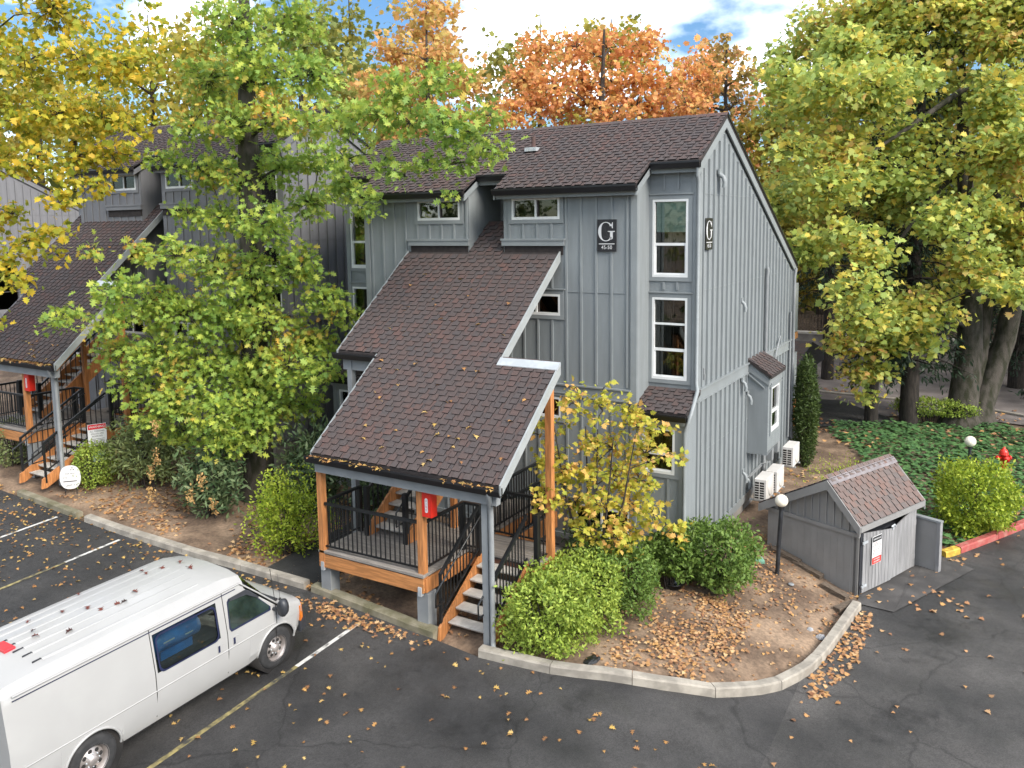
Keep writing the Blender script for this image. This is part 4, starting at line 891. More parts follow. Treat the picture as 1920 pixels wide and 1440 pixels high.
# ---------------------------------------------------------------- dumpster shed
SA = Vector((-2.556,19.169)); sv = Vector((.94,2.33)).normalized(); sw = Vector((-sv.y, sv.x))      # v: along the gates, w: away to the left
sroot = empty('dumpster_shed', (SA.x,SA.y,-.6), 'small grey dumpster shed with brown shingled roof and double gate', 'shed', math.atan2(sv.y, sv.x))
# local: x along the gates (0..2.52), y to the left/back (0..2.33)
def shed():
    W_, Dp = 2.52, 2.33; he, hr, yr = 1.66, 2.55, .72; hb = 1.62
    r = sroot
    m = MB(); m.box(0,.06,.06,Dp,-.3,1.5); m.prism([(.0,.0,1.5),(.0,Dp,1.5),(.0,Dp,hb),(.0,yr,hr-.12),(.0,.0,he)], (.06,0,0)); m.box(0,.07,0,.12,-.2,1.6); m.build('end_wall', M['shed'], r)
    for k in range(13):
        y = .18+k*.17; m = MB(); m.box(-.012,-.001,y,y+.167,-.15+.5*max(0,(y-.3)/Dp)*.6,1.36); m.build('plank', M['shed'], r)
    m = MB(); m.box(-.05,-.001,-.02,Dp+.1,1.37,1.46); m.build('ledge_trim', M['shed'], r)
    for k in range(11):
        y = .25+k*.19; zt = he+(hr-.12-he)*y/yr if y < yr else hr-.12-(hr-.12-hb)*(y-yr)/(Dp-yr)
        m = MB(); m.box(-.035,-.001,y-.02,y+.02,1.47,zt-.12); m.build('batten', M['shed'], r)
    m = MB(); m.box(W_-.06,W_,0,Dp,-.2,1.6); m.prism([(W_-.06,0,1.6),(W_-.06,Dp,1.6),(W_-.06,Dp,hb),(W_-.06,yr,hr-.12),(W_-.06,0,he)], (.06,0,0)); m.box(.06,W_-.06,Dp-.06,Dp,-.2,1.6); m.build('rear_wall', M['shed'], r)
    m = MB(); m.box(-.02,W_+.02,-.01,.05,1.52,1.70); m.build('header_beam', M['gate'], r)
    for k in range(14): m = MB(); m.box(.1+k*.18,.14+k*.18,-.018,-.012,1.66,1.70); m.build('vent_hole', M['dark'], r)
    # roof
    x0, x1 = -.16, W_+.16; e0 = (-.10, he+.02); e1 = (Dp+.22, hb-.10); T = .07
    m = MB(); m.hexa([(x0,e0[0],e0[1]-T),(x1,e0[0],e0[1]-T),(x1,yr,hr-T),(x0,yr,hr-T),(x0,e0[0],e0[1]),(x1,e0[0],e0[1]),(x1,yr,hr),(x0,yr,hr)]); m.hexa([(x0,yr,hr-T),(x1,yr,hr-T),(x1,e1[0],e1[1]-T),(x0,e1[0],e1[1]-T),(x0,yr,hr),(x1,yr,hr),(x1,e1[0],e1[1]),(x0,e1[0],e1[1])]); rf = m.build('roof', M['under'], r)
    vd = Vector((0,yr-e0[0],hr-e0[1])); L = vd.length; shingles(r, rf, (0,e0[0],e0[1]), vd.normalized(), lambda v: [(x0,x1)] if v < L else None, 170, M['shingle_s'], udir=Vector((1,0,0)), campos=Vector((0,-9,8)), rs=2)
    vd = Vector((0,yr-e1[0],hr-e1[1])); L2 = vd.length; shingles(r, rf, (0,e1[0],e1[1]), vd.normalized(), lambda v: [(-x1,-x0)] if v < L2 else None, 120, M['shingle_s'], udir=Vector((-1,0,0)), campos=Vector((0,9,8)), rs=3)
    for k in range(11):
        a = x0+(x1-x0)*k/11; b = x0+(x1-x0)*(k+1)/11+.03; m = MB(); m.add([(a,yr-.12,hr-.09),(b,yr-.12,hr-.075),(b,yr,hr+.045),(a,yr,hr+.03),(a,yr+.14,hr-.04),(b,yr+.14,hr-.025)], [(0,1,2,3),(3,2,5,4),(0,3,4)]); m.build('ridge_cap', M['ridge'], rf)
    m = MB()
    for x in (x0-.03,x1):
        m.hexa([(x,e0[0]-.02,e0[1]-.22),(x+.035,e0[0]-.02,e0[1]-.22),(x+.035,yr,hr-.22),(x,yr,hr-.22),(x,e0[0]-.02,e0[1]+.0),(x+.035,e0[0]-.02,e0[1]+.0),(x+.035,yr,hr+.0),(x,yr,hr+.0)])
        m.hexa([(x,yr,hr-.22),(x+.035,yr,hr-.22),(x+.035,e1[0],e1[1]-.2),(x,e1[0],e1[1]-.2),(x,yr,hr),(x+.035,yr,hr),(x+.035,e1[0],e1[1]),(x,e1[0],e1[1])])
    m.box(x0,x1,e0[0]-.035,e0[0]-.001,e0[1]-.13,e0[1]-.0); m.build('fascia', M['shed'], r)
    # gates, sagging a little, the right one slightly open at the top
    def gate(xa, xb, tilt, top0, top1):
        g = D.objects.new('gate', None); link(g, r); n = 9
        for k in range(n):
            a, b = xa+(xb-xa)*k/n, xa+(xb-xa)*(k+1)/n-.008; t0 = top0+(top1-top0)*k/n; t1 = top0+(top1-top0)*(k+1)/n; y = -.05-tilt*((a-xa)/(xb-xa))
            m = MB(); m.hexa([(a,y,.06),(b,y,.06),(b,y+.022,.06),(a,y+.022,.06),(a,y,t0),(b,y,t1),(b,y+.022,t1),(a,y+.022,t0)]); m.build('plank', M['gate'], g)
        m = MB(); m.box(xa,xb,-.026,-.004,.25,.37); m.box(xa,xb,-.026,-.004,1.1,1.22); m.build('cross_rail', M['gate'], g)
        return g
    g1 = gate(.10,1.30,.03,1.46,1.30); g2 = gate(1.34,2.5,-.03,1.26,1.56)
    for z in (.2,1.22):
        m = MB(); m.box(.03,.24,-.085,-.06,z,z+.05); m.tube([(.08,-.08,z-.03),(.08,-.08,z+.08)], .015, 6); m.build('hinge', M['flash'], g1)
    m = MB(); m.tube([(1.22,-.09,1.36),(1.32,-.11,1.40),(1.40,-.09,1.33)], .02, 6); m.box(1.28,1.33,-.1,-.06,1.28,1.36); m.build('latch', M['flash'], g1)
    m = MB(); m.box(.02,.09,-.03,.03,-.05,1.5); m.build('gate_post', M['plastic'], r)
    return g1
M['ridge'] = mat('ridge_shingle', (.21,.19,.195), .9, .12, 5, .3, 120, rnd=.08)
shed()
dm = empty('dumpster', (0,0,0), 'dark dumpster lid showing over the shed gates', 'dumpster'); dm.matrix_world = sroot.matrix_world if False else Matrix.Translation(sroot.location) @ Matrix.Rotation(math.atan2(sv.y, sv.x), 4, 'Z')
m = MB(); m.box(.35,2.2,.25,1.5,.12,1.2); m.build('bin', M['plastic'], dm, bevel=.02)
m = MB(); m.hexa([(.3,.15,1.21),(2.25,.15,1.21),(2.25,1.5,1.33),(.3,1.5,1.33),(.3,.15,1.25),(2.25,.15,1.25),(2.25,1.5,1.38),(.3,1.5,1.38)]); m.build('lid', M['plastic'], dm)
# rules sign on the left gate
sg = empty('rules_sign', (0,0,0), 'white and red DUMPSTER RULES sign on the shed gate', 'sign'); sg.matrix_world = Matrix.Translation(sroot.location) @ Matrix.Rotation(math.atan2(sv.y, sv.x), 4, 'Z') @ Matrix.Translation((.60,-.094,.98))
def face(x0, x1, z0, z1, y, mm, nm, rad=.02):
    P = []
    for cx, cz, a in ((x1-rad,z0+rad,-90),(x1-rad,z1-rad,0),(x0+rad,z1-rad,90),(x0+rad,z0+rad,180)):
        for t in range(4): q = math.radians(a+30*t); P.append((cx+rad*math.cos(q), y, cz+rad*math.sin(q)))
    m = MB(); m.prism(P, (0,.003,0)); return m.build(nm, mm, sg)
face(-.2,.2,-.33,.33,0,M['wletter'],'sign_board'); face(-.185,.185,.20,.315,-.0035,M['kletter'],'header_panel',.01); face(-.19,.19,-.32,-.17,-.0035,M['red'],'warning_panel',.012)
text('DUMPSTER RULES', .047, sg, M['wletter'], 'lettering', (0,-.0045,.255), (math.pi/2,0,0), .0005, sx=.82, offset=.001)
text('NO PARKING', .05, sg, M['wletter'], 'lettering', (0,-.0045,-.215), (math.pi/2,0,0), .0005, sx=.85, offset=.001); text('OR DUMPING', .05, sg, M['wletter'], 'lettering', (0,-.0045,-.275), (math.pi/2,0,0), .0005, sx=.85, offset=.001)
rr = random.Random(3)
for i in range(10):
    z = .165-i*.033; m = MB(); x = -.165
    while x < .12: w = rr.uniform(.03,.07); m.box(x,x+w,-.0042,-.0036,z,z+.009); x += w+.012; x += 0 if rr.random() < .8 else .2
    m.build('printed_line', M['redlens'] if i % 3 == 0 else M['kletter'], sg)
# grey screen panel right of the shed
q = SA+sv*2.62-sw*.05
sp = empty('screen_panel', (q.x,q.y,-.58), 'narrow grey board screen standing right of the dumpster shed', 'screen', math.atan2(sv.y, sv.x))
m = MB(); m.box(.0,.06,-.42,.3,.0,1.2); m.build('board', M['shed'], sp); m = MB(); m.box(-.02,.1,-.5,-.42,.0,1.22); m.build('end_post', M['gate'], sp); m = MB(); m.box(-.03,.11,-.51,.32,1.22,1.27); m.build('cap', M['pier'], sp)

# ---------------------------------------------------------------- lamps, hydrant, heat pumps, small things
def lamp(x, y, h, label, lean=0, gl=.145):
    r = empty('post_lamp', (x,y,G(x,y)), label, 'lamp', 0, 'globe post lamps')
    m = MB(); m.tube([(0,0,-.1),(lean*.5,0,h*.5),(lean,0,h-.2)], .048, 10); m.build('post', M['lamp'], r)
    m = MB(); m.tube([(lean,0,h-.22),(lean,0,h-.14)], [.06,.075], 12); m.build('collar', M['lamp'], r)
    m = MB(); m.lathe([(gl*math.sin(a), -gl*math.cos(a)) for a in [math.pi*i/14 for i in range(15)]], (lean,0,h+gl-.15), 24); m.build('globe', M['globe'], r)
    return r
lamp(-4.216,18.687,1.75,'white globe lamp on a black post in front of the dumpster shed', .06); lamp(-.74,29.0,.98,'white globe lamp on a black post in the ivy beside the red hydrant', 0, .17)
def hydrant(x, y):
    r = empty('fire_hydrant', (x,y,G(x,y)+.03), 'red fire hydrant standing in the ivy beside a globe lamp', 'hydrant', .5); s = .86
    m = MB(); m.lathe([(0,0),(.17,0),(.17,.04),(.12,.05),(.115,.08),(.115,.55),(.16,.56),(.16,.60),(.12,.61)], (0,0,0), 18); m.build('barrel', M['red'], r)
    m = MB(); m.lathe([(.15,.60),(.15,.64),(.13,.70),(.09,.76),(.04,.79),(.035,.84),(0,.845)], (0,0,0), 18); m.build('bonnet', M['red'], r)
    for ax, d, rad in (('X',1,.06),('X',-1,.06),('Y',-1,.085)):
        m = MB(); m.lathe([(rad,d*.08),(rad,d*.2),(rad+.02,d*.2),(rad+.02,d*.25),(.03,d*.26),(.025,d*.29),(0,d*.29)], (0,0,.45), 14, ax); m.build('nozzle_cap', M['red'], r)
    r.scale = (s,s,s); return r
hydrant(.18, 29.6)
def heat_pump(x, y, z, label, w=.32, d=.82, h=.60):
    r = empty('heat_pump', (x,y,z), label, 'air conditioner', 0, 'white heat pumps along the gable wall')
    m = MB(); m.box(-w/2,w/2,-d/2,d/2,0,h); m.build('casing', M['acw'], r, bevel=.015)
    m = MB(); m.box(-w/2+.02,w/2-.06,-d/2-.012,-d/2-.001,.05,h-.08); m.build('grille_back', M['dark'], r)
    for k in range(7): m = MB(); zz = .05+(h-.13)*k/7; m.box(-w/2+.02,w/2-.06,-d/2-.02,-d/2-.002,zz,zz+.014); m.build('slat', M['acw'], r)
    m = MB(); m.box(-.03,-.012,-d/2-.022,-d/2-.002,.05,h-.08); m.build('slat', M['acw'], r)
    m = MB(); m.lathe([(.24,0),(.24,.012),(.2,.02),(.05,.03),(0,.03)], (w/2,.05,h*.5), 24, 'X'); m.build('fan_guard', M['acw'], r)
    for yy in (-d/2+.12,d/2-.12): m = MB(); m.box(-w/2-.15,w/2+.05,yy-.02,yy+.02,-.04,-.001); m.build('bracket', M['flash'], r)
    return r
heat_pump(-5.36,22.0,.42,'white heat pump, nearest of the row on the gable wall'); heat_pump(-5.36,23.2,.32,'white heat pump, middle of the row on the gable wall'); heat_pump(-5.34,25.1,.55,'white heat pump on wall brackets, nearest the clipped evergreen column')
# for-sale style oval sign and the parking notice at the left
r = empty('yard_sign', (-21.75,12.55,G(-21.75,12.55)), 'white oval yard sign in front of the dark green shrubs', 'sign', math.radians(48))
m = MB(); P = [(.26*math.copysign(abs(math.cos(a))**.8, math.cos(a)), -.012, .50+.33*math.copysign(abs(math.sin(a))**.85, math.sin(a))) for a in [2*math.pi*i/28 for i in range(28)]]; m.prism(P, (0,.02,0)); m.build('sign_board', M['wletter'], r)
m = MB(); m.tube([(-.14,0,-.05),(-.14,0,.3)], .012, 6); m.tube([(.14,0,-.05),(.14,0,.3)], .012, 6); m.build('stake', M['lamp'], r)
for t, s, x, z in (('FOR SALE',.055,.0,.60),('FYC',.06,-.12,.49),('UNIT 7-4',.075,.02,.27)): text(t, s, r, M['kletter'], 'lettering', (x,-.0135,z), (math.pi/2,0,0), .0005)
m = MB(); m.box(-.18,.16,-.0145,-.0125,.375,.40); m.build('printed_line', M['twig'], r)
for a in (90,210,330): m = MB(); c = (.06+.035*math.cos(math.radians(a)), -.0145, .73+.035*math.sin(math.radians(a))); m.prism([(c[0]-.02,c[1],c[2]-.015),(c[0]+.02,c[1],c[2]-.015),(c[0],c[1],c[2]+.022)], (0,.001,0)); m.build('emblem', M['kletter'], r)
r = empty('notice_sign', (-21.9,13.5,G(-21.9,13.5)+.3), 'white parking notice with a red heading on a timber post', 'sign', math.radians(66))
m = MB(); m.box(-.045,.045,-.0,.09,-.2,1.15); m.build('post', M['timber'], r)
m = MB(); m.box(-.24,.24,-.02,-.002,.78,1.40); m.build('sign_board', M['wletter'], r)
m = MB(); m.box(-.23,.23,-.024,-.021,1.25,1.39); m.build('heading_panel', M['redlens'], r)
m = MB(); m.box(-.15,.15,-.02,-.002,.32,.60); m.build('lower_plate', mat('pale_green_plate', (.45,.62,.55), .5), r)
text('WARNING', .085, r, M['wletter'], 'lettering', (0,-.0245,1.32), (math.pi/2,0,0), .0005)
for i, t in enumerate(('ALL PARKING','SPACES ARE','RESERVED')): text(t, .062, r, M['kletter'], 'lettering', (0,-.0205,1.19-i*.072), (math.pi/2,0,0), .0005)
for i in range(4): m = MB(); m.box(-.18,.18,-.0225,-.0202,.965-i*.04,.975-i*.04); m.build('printed_line', M['twig'], r)
# bits on the dirt
def rock(x, y, s, label, mm='stone', seed=0, nm='rock', cat='rock', grp=None):
    rn = random.Random(seed); m = MB(); prof = [(0,-.4),(.7,-.35),(1,-.05),(.8,.3),(.35,.5),(0,.52)]; m.lathe(prof, (0,0,0), 9); m.v = [((a+rn.uniform(-.15,.15))*s[0],(b+rn.uniform(-.15,.15))*s[1],(c+rn.uniform(-.1,.1))*s[2]) for a, b, c in m.v]; m.sm = [False]*len(m.f)
    o = m.build(nm, M[mm]); o.location = (x,y,G(x,y)); o.rotation_euler = (0,0,rn.uniform(0,6)); tag(o, label, cat, grp)
rock(-3.13,16.9,(.09,.07,.07),'smaller grey stone on the bare earth near the driveway kerb',seed=1); rock(-2.9,16.75,(.12,.09,.09),'larger pointed grey stone on the bare earth near the driveway kerb',seed=2)
rock(-6.1,12.75,(.2,.13,.09),'crumpled black plastic lying by the front kerb','black',3,'plastic_scrap','scrap')
m = MB(); m.box(-.17,.17,-.13,.13,-.05,.03); o = m.build('valve_box_lid', M['green'], bevel=.01); o.location = (-4.75,18.9,G(-4.75,18.9)+.01); o.rotation_euler = (0,0,.5); tag(o,'green square valve box lid set in the earth','lid')
m = MB(); m.tube([(0,0,.02),(-.25,.3,.28)], .05, 10); o = m.build('drain_pipe', M['flash']); o.location = (-5.85,16.45,G(-5.85,16.45)); tag(o,'grey drain pipe pointing into the black pot under the shrub','pipe')
m = MB(); m.lathe([(0,-.05),(.16,-.05),(.19,.1),(.205,.1),(.2,.12),(.17,.12),(.15,-.0),(0,.0)], (0,0,0), 20); o = m.build('black_pot', M['black']); o.location = (-5.85,16.35,G(-5.85,16.35)); tag(o,'shallow black drain pot under the shrub at the corner','pot')
m = MB(); m.lathe([(0,0),(.07,0),(.07,.025),(.05,.035),(0,.035)], (0,0,0), 14); o = m.build('cleanout_cap', M['pier']); o.location = (-3.85,18.45,G(-3.85,18.45)+.01); tag(o,'round grey cleanout cap beside the lamp post','cap')
for i, (x, y, rz, l) in enumerate(((-4.25,19.72,-.35,.75),(-3.7,19.5,-.35,.75),(-3.0,18.95,-.35,.62),(-2.66,18.4,1.1,.7))):
    m = MB(); m.box(-l/2,l/2,-.09,.09,-.14,.06); o = m.build('edging_timber', M['timber'], bevel=.01); o.location = (x,y,G(x,y)+.05); o.rotation_euler = (0,.18 if i < 3 else 0,rz)
    tag(o, ('old edging timber highest up along the shed end wall','old edging timber second from the top along the shed wall','short edging timber lying next to the gate corner','edging timber between the dirt and the driveway kerb end')[i],'timber','edging timbers by the shed')
# crown clumps: x, y, z, radius
OAK= [(-18.5,14.6,10.46,0.77),(-17.0,14.55,10.48,0.81),(-15.59,14.82,10.53,0.79),(-14.75,15.24,10.38,0.72),(-19.52,14.33,9.67,0.43),(-18.72,15.04,9.39,0.86),(-17.31,15.07,9.19,0.77),(-16.57,15.87,9.47,0.85),(-15.43,16.08,9.56,0.69),(-19.07,14.73,8.25,0.5),(-17.99,15.05,8.09,0.78),(-15.62,14.35,7.93,0.85),(-16.12,16.33,8.49,0.79),(-14.14,15.44,8.81,0.59),(-19.73,13.67,7.28,0.49),(-17.82,13.37,7.16,0.6),(-18.26,14.84,6.82,0.86),(-16.83,14.83,6.56,0.9),(-15.5,15.05,6.85,0.81),(-14.96,15.58,6.01,0.62),(-18.74,12.34,6.41,0.59),(-19.12,12.25,5.61,0.53),(-19.31,13.59,5.88,0.77),(-18.41,14.03,5.6,0.91),(-17.38,14.54,5.45,0.91),(-16.03,14.75,5.36,0.89),(-16.05,16.24,4.75,0.8),(-20.47,13.51,4.54,0.65),(-19.03,13.62,4.62,0.84),(-17.99,14.11,4.2,0.98),(-17.09,14.72,4.03,0.98),(-15.64,14.85,4.27,0.82),(-14.53,14.85,4.22,0.46),(-19.67,13.22,3.78,0.56),(-18.31,13.48,3.43,0.76),(-16.96,13.7,3.11,0.81),(-16.34,14.55,3.28,0.83),(-16.16,15.67,3.08,0.57),(-18.79,14.11,2.39,0.58),(-16.79,13.85,2.55,0.61),(-18.85,13.22,3.01,0.49),(-16.15,14.16,2.69,0.54),(-21.05,12.31,5.65,0.35),(-20.73,11.83,5.58,0.27),(-19.99,12.64,7.31,0.34),(-18.67,15.33,11.8,1.0),(-16.3,15.04,11.79,1.0),(-15.78,16.37,11.8,0.91),(-16.67,14.58,12.79,1.06),(-16.68,16.58,13.31,1.07),(-17.4,16.21,14.71,1.28),(-13.98,16.01,8.36,0.4),(-15.15,16.57,5.49,0.36)]
OAKR= [(-13.28,14.75,10.22,0.62),(-12.17,14.57,10.24,0.53),(-11.15,14.41,10.03,0.52),(-10.26,14.34,10.02,0.5),(-9.87,14.75,9.75,0.47),(-9.44,14.8,9.4,0.36),(-9.96,14.46,9.13,0.39),(-10.76,14.43,9.22,0.32),(-11.26,14.31,8.9,0.25),(-11.96,14.45,9.29,0.31),(-10.1,14.44,8.47,0.18),(-9.12,14.43,10.04,0.32),(-12.52,14.54,8.49,0.27),(-12.98,14.38,9.34,0.48),(-11.75,14.65,10.91,0.59),(-10.35,14.51,10.86,0.5)]
YEL= [(-20.82,11.34,10.45,0.78),(-20.01,11.94,10.64,0.78),(-20.1,13.11,10.7,0.75),(-20.09,11.24,9.39,0.7),(-20.21,12.39,9.59,0.67),(-19.66,13.04,9.73,0.61),(-18.23,12.7,10.2,0.51),(-19.43,11.43,8.49,0.44),(-19.22,12.13,8.88,0.52),(-21.65,11.49,8.28,0.47),(-20.96,11.59,7.61,0.53),(-19.75,11.38,7.86,0.38),(-20.99,11.14,6.7,0.46),(-21.68,11.35,7.21,0.54),(-20.1,11.73,7.21,0.24),(-19.19,13.1,9.71,0.27),(-23.07,11.54,9.69,1.11),(-22.62,10.93,8.03,1.08),(-20.93,11.78,11.92,0.92),(-19.41,12.21,11.94,0.9),(-18.7,12.99,11.73,0.78),(-20.67,12.4,13.28,1.06),(-22.99,11.63,11.31,1.24),(-22.93,11.61,12.9,1.23),(-21.04,10.71,5.68,0.23)]
ORANGE= [(-20.1,33.63,12.94,0.94),(-19.42,34.82,13.5,0.96),(-19.45,37.43,13.29,1.01),(-18.01,37.32,13.67,0.99),(-16.11,36.06,12.88,0.94),(-15.67,38.01,13.56,0.98),(-14.67,38.76,13.05,0.98),(-13.22,38.18,13.37,0.95),(-21.08,36.36,14.99,1.19),(-18.61,34.82,14.17,1.12),(-17.96,36.59,14.71,1.15),(-16.95,37.75,14.39,1.17),(-15.61,38.19,14.7,1.16),(-14.6,39.49,14.4,1.17),(-13.59,40.87,14.88,1.19),(-20.69,37.88,16.75,1.22),(-18.06,36.22,16.15,1.14),(-17.38,38.38,16.44,1.18),(-16.1,39.38,16.46,1.19)]
PEACH= [(-30.85,36.04,14.04,1.01),(-28.68,35.2,13.22,0.97),(-28.9,37.36,14.03,1.01),(-25.68,34.95,12.98,0.93),(-26.0,37.35,13.8,0.98),(-24.47,37.09,13.1,0.96),(-24.45,39.2,13.87,0.99),(-28.61,33.92,15.13,1.11),(-29.34,36.81,15.59,1.18),(-27.39,36.41,15.35,1.14),(-27.14,38.28,15.57,1.18),(-25.04,37.51,15.27,1.14),(-28.41,35.49,16.98,1.41),(-27.32,37.82,16.95,1.46)]
BROWN= [(-15.5,46.67,14.4,0.91),(-14.63,47.32,15.29,1.06),(-13.31,46.98,14.54,0.95),(-14.58,45.63,16.21,1.03),(-12.61,45.94,15.77,1.01),(-13.97,46.51,17.43,1.03),(-12.78,46.76,13.31,0.83)]
GOLD= [(-11.73,42.98,12.07,1.09),(-10.79,42.6,10.13,1.21),(-10.18,43.24,11.46,1.21),(-10.26,42.78,8.25,1.21),(-10.06,45.25,9.66,1.27),(-10.09,44.42,12.89,1.23),(-9.49,44.16,7.15,1.1),(-10.68,42.98,12.79,0.94),(-9.59,45.06,14.26,1.24),(-10.15,42.8,14.55,0.93)]
MAPLE= [(-7.96,35.49,14.38,0.92),(-5.45,31.73,13.97,0.84),(-4.78,31.33,13.75,0.75),(-3.88,33.94,14.34,1.02),(-2.85,36.85,14.38,1.0),(-1.03,34.36,14.1,0.82),(-0.59,35.72,14.26,0.85),(0.94,34.85,13.7,0.89),(-6.93,30.25,12.82,0.7),(-5.14,28.48,12.11,0.91),(-3.92,30.0,12.19,0.98),(-3.44,31.78,12.56,0.93),(-2.48,34.45,13.02,0.87),(-1.33,37.57,12.97,0.85),(-0.43,33.0,12.34,0.81),(0.77,36.39,13.14,0.84),(-6.61,30.22,11.88,0.93),(-6.34,34.49,11.61,1.0),(-4.23,30.16,11.55,0.69),(-4.24,39.2,12.62,1.03),(-2.41,37.63,12.16,0.89),(-0.9,35.65,11.56,0.81),(-0.34,33.66,11.45,0.99),(1.06,39.05,11.74,1.15),(-6.27,28.67,10.15,0.74),(-5.14,30.36,10.35,0.99),(-5.79,38.24,10.92,1.14),(-3.31,33.1,10.75,0.9),(-2.85,38.33,10.47,1.1),(-1.02,32.34,10.07,0.89),(0.01,32.4,9.88,0.77),(0.62,31.62,10.38,0.76),(-7.24,34.2,9.24,1.16),(-5.12,28.72,8.93,0.89),(-4.73,31.52,9.49,1.03),(-3.04,32.24,9.31,0.91),(-2.22,37.48,9.36,1.17),(-0.84,37.75,9.48,0.87),(0.14,32.93,9.16,0.7),(1.51,36.71,9.36,0.84),(-7.09,31.39,8.42,1.02),(-6.24,34.21,7.75,0.86),(-4.82,36.31,8.49,0.81),(-3.67,33.64,8.33,1.05),(-1.73,31.01,7.72,0.89),(-1.07,34.91,8.24,0.77),(0.3,35.82,7.63,0.91),(1.48,36.27,7.92,1.03),(-5.81,28.76,6.83,0.8),(-4.6,28.03,7.34,0.63),(-3.63,28.52,6.83,0.63),(-3.85,36.17,6.6,0.92),(-2.05,38.73,6.57,1.0),(-1.12,32.76,6.7,0.68),(0.24,35.88,6.58,0.88),(1.62,40.48,6.44,1.11),(-7.93,35.25,5.63,1.13),(-5.37,32.65,5.69,1.04),(-3.94,27.35,5.76,0.73),(-3.94,37.6,5.64,0.83),(-2.48,39.08,5.25,1.08),(-0.89,33.07,5.85,0.83),(0.33,30.93,5.6,0.68),(1.53,34.84,5.54,1.03),(-6.57,34.53,3.79,0.8),(-4.05,29.79,4.47,0.81),(-2.62,32.49,4.56,1.06),(-1.31,37.47,4.45,1.06),(-0.2,32.88,4.57,0.76),(0.79,37.95,4.24,1.1),(-6.2,31.78,4.97,0.69),(-5.91,32.93,4.07,0.71),(-5.03,31.78,3.45,0.62),(-4.51,32.2,2.23,0.51),(-4.27,31.98,1.5,0.31),(-3.12,31.83,4.32,0.75),(-2.63,32.33,3.52,0.66),(-2.0,32.59,4.48,0.85),(-3.61,31.9,3.32,0.57),(-3.98,32.22,2.47,0.47),(-1.14,31.85,4.41,0.73),(-0.37,32.02,4.61,0.63),(0.27,32.81,4.19,0.55),(-2.75,34.49,15.54,1.74),(-1.11,35.86,15.79,1.76),(-4.72,34.58,15.46,1.6),(0.4,35.64,15.15,1.71),(-6.49,34.94,15.17,1.25)]
VINE= [(-8.02,15.0,3.59,0.31),(-7.37,14.6,4.24,0.28),(-7.56,15.23,4.33,0.2),(-6.83,14.83,4.09,0.32),(-6.56,15.41,4.0,0.33),(-6.22,15.15,3.76,0.36),(-7.26,15.11,3.31,0.38),(-6.89,15.49,3.15,0.4),(-6.04,15.58,3.69,0.26),(-6.35,15.93,3.0,0.43),(-7.98,14.8,3.07,0.31),(-7.55,14.46,2.87,0.32),(-7.88,14.5,2.59,0.24),(-7.35,15.04,2.64,0.4),(-6.86,15.42,2.6,0.45),(-6.41,15.79,2.45,0.43),(-5.64,15.43,3.22,0.17),(-5.72,16.05,2.94,0.13),(-7.62,14.12,2.35,0.32),(-7.54,15.03,2.03,0.38),(-6.78,14.71,2.2,0.39),(-6.45,15.6,1.93,0.4),(-5.92,15.29,2.0,0.3),(-5.8,16.07,1.48,0.25),(-5.55,15.68,1.43,0.18),(-7.07,14.56,1.58,0.32),(-6.59,14.81,1.59,0.39),(-6.24,15.38,1.46,0.29),(-6.31,14.98,1.24,0.3),(-8.04,14.57,2.89,0.2),(-7.91,14.13,3.63,0.17),(-6.89,14.97,4.49,0.13)]
# ---------------------------------------------------------------- leaves, trees, shrubs
TPL = {
 'oak': [(0,0),(.12,.04),(.10,.30),(.30,.10),(.36,.46),(.52,.12),(.72,.36),(.76,.12),(1,0)],
 'maple': [(0,0),(.06,.36),(.30,.28),(.34,.56),(.52,.30),(.66,.40),(.70,.18),(1,0)],
 'round': [(0,0),(.10,.34),(.34,.48),(.62,.44),(.82,.26),(1,0)],
 'oval': [(0,0),(.3,.20),(.65,.22),(1,0)], 'lance': [(0,0),(.35,.12),(.7,.12),(1,0)], 'needle': [(0,0),(.4,.035),(1,0)],
}
def tpl(n):
    p = TPL[n]; return np.array(p+[(x, -y) for x, y in reversed(p[1:-1])])
def leaf_mesh(name, P, S, material, kind_tpl='oval', parent=None, up=.5, out=None, droop=0, fold=.25, org=(0,0,0), seed=0):
    """one flat polygon per leaf: P (N,3) places, S (N,) lengths; up = how level the blades lie; out = growth directions"""
    rng = np.random.default_rng(seed); N = len(P); T = tpl(kind_tpl); k = len(T)
    n = rng.normal(size=(N,3)); n /= np.linalg.norm(n, axis=1)[:,None]; n = n*(1-up); n[:,2] += up*1.2; n /= np.linalg.norm(n, axis=1)[:,None]
    a = rng.normal(size=(N,3))
    if out is not None: a = a*.6+out
    a[:,2] -= droop; a -= n*np.sum(a*n, axis=1)[:,None]; a /= np.linalg.norm(a, axis=1)[:,None]+1e-9
    b = np.cross(n, a)
    x = T[:,0][None,:,None]; y = T[:,1][None,:,None]; s = S[:,None,None]
    z = -fold*(x-.4)**2+fold*.5*np.abs(y)
    V = P[:,None,:]+s*(a[:,None,:]*x+b[:,None,:]*y+n[:,None,:]*z)
    V = (V.reshape(-1,3)-np.array(org)).astype(np.float32)
    me = D.meshes.new(name); me.vertices.add(N*k); me.vertices.foreach_set('co', V.ravel()); me.loops.add(N*k); me.polygons.add(N)
    me.loops.foreach_set('vertex_index', np.arange(N*k, dtype=np.int32)); me.polygons.foreach_set('loop_start', np.arange(0,N*k,k,dtype=np.int32))
    me.polygons.foreach_set('loop_total', np.full(N,k,dtype=np.int32)); me.update(calc_edges=True); me.materials.append(material)
    return link(D.objects.new(name, me), parent)
def in_ball(rng, n, shell=.45):
    d = rng.normal(size=(n,3)); d /= np.linalg.norm(d, axis=1)[:,None]; return d*(rng.random(n)**shell)[:,None]
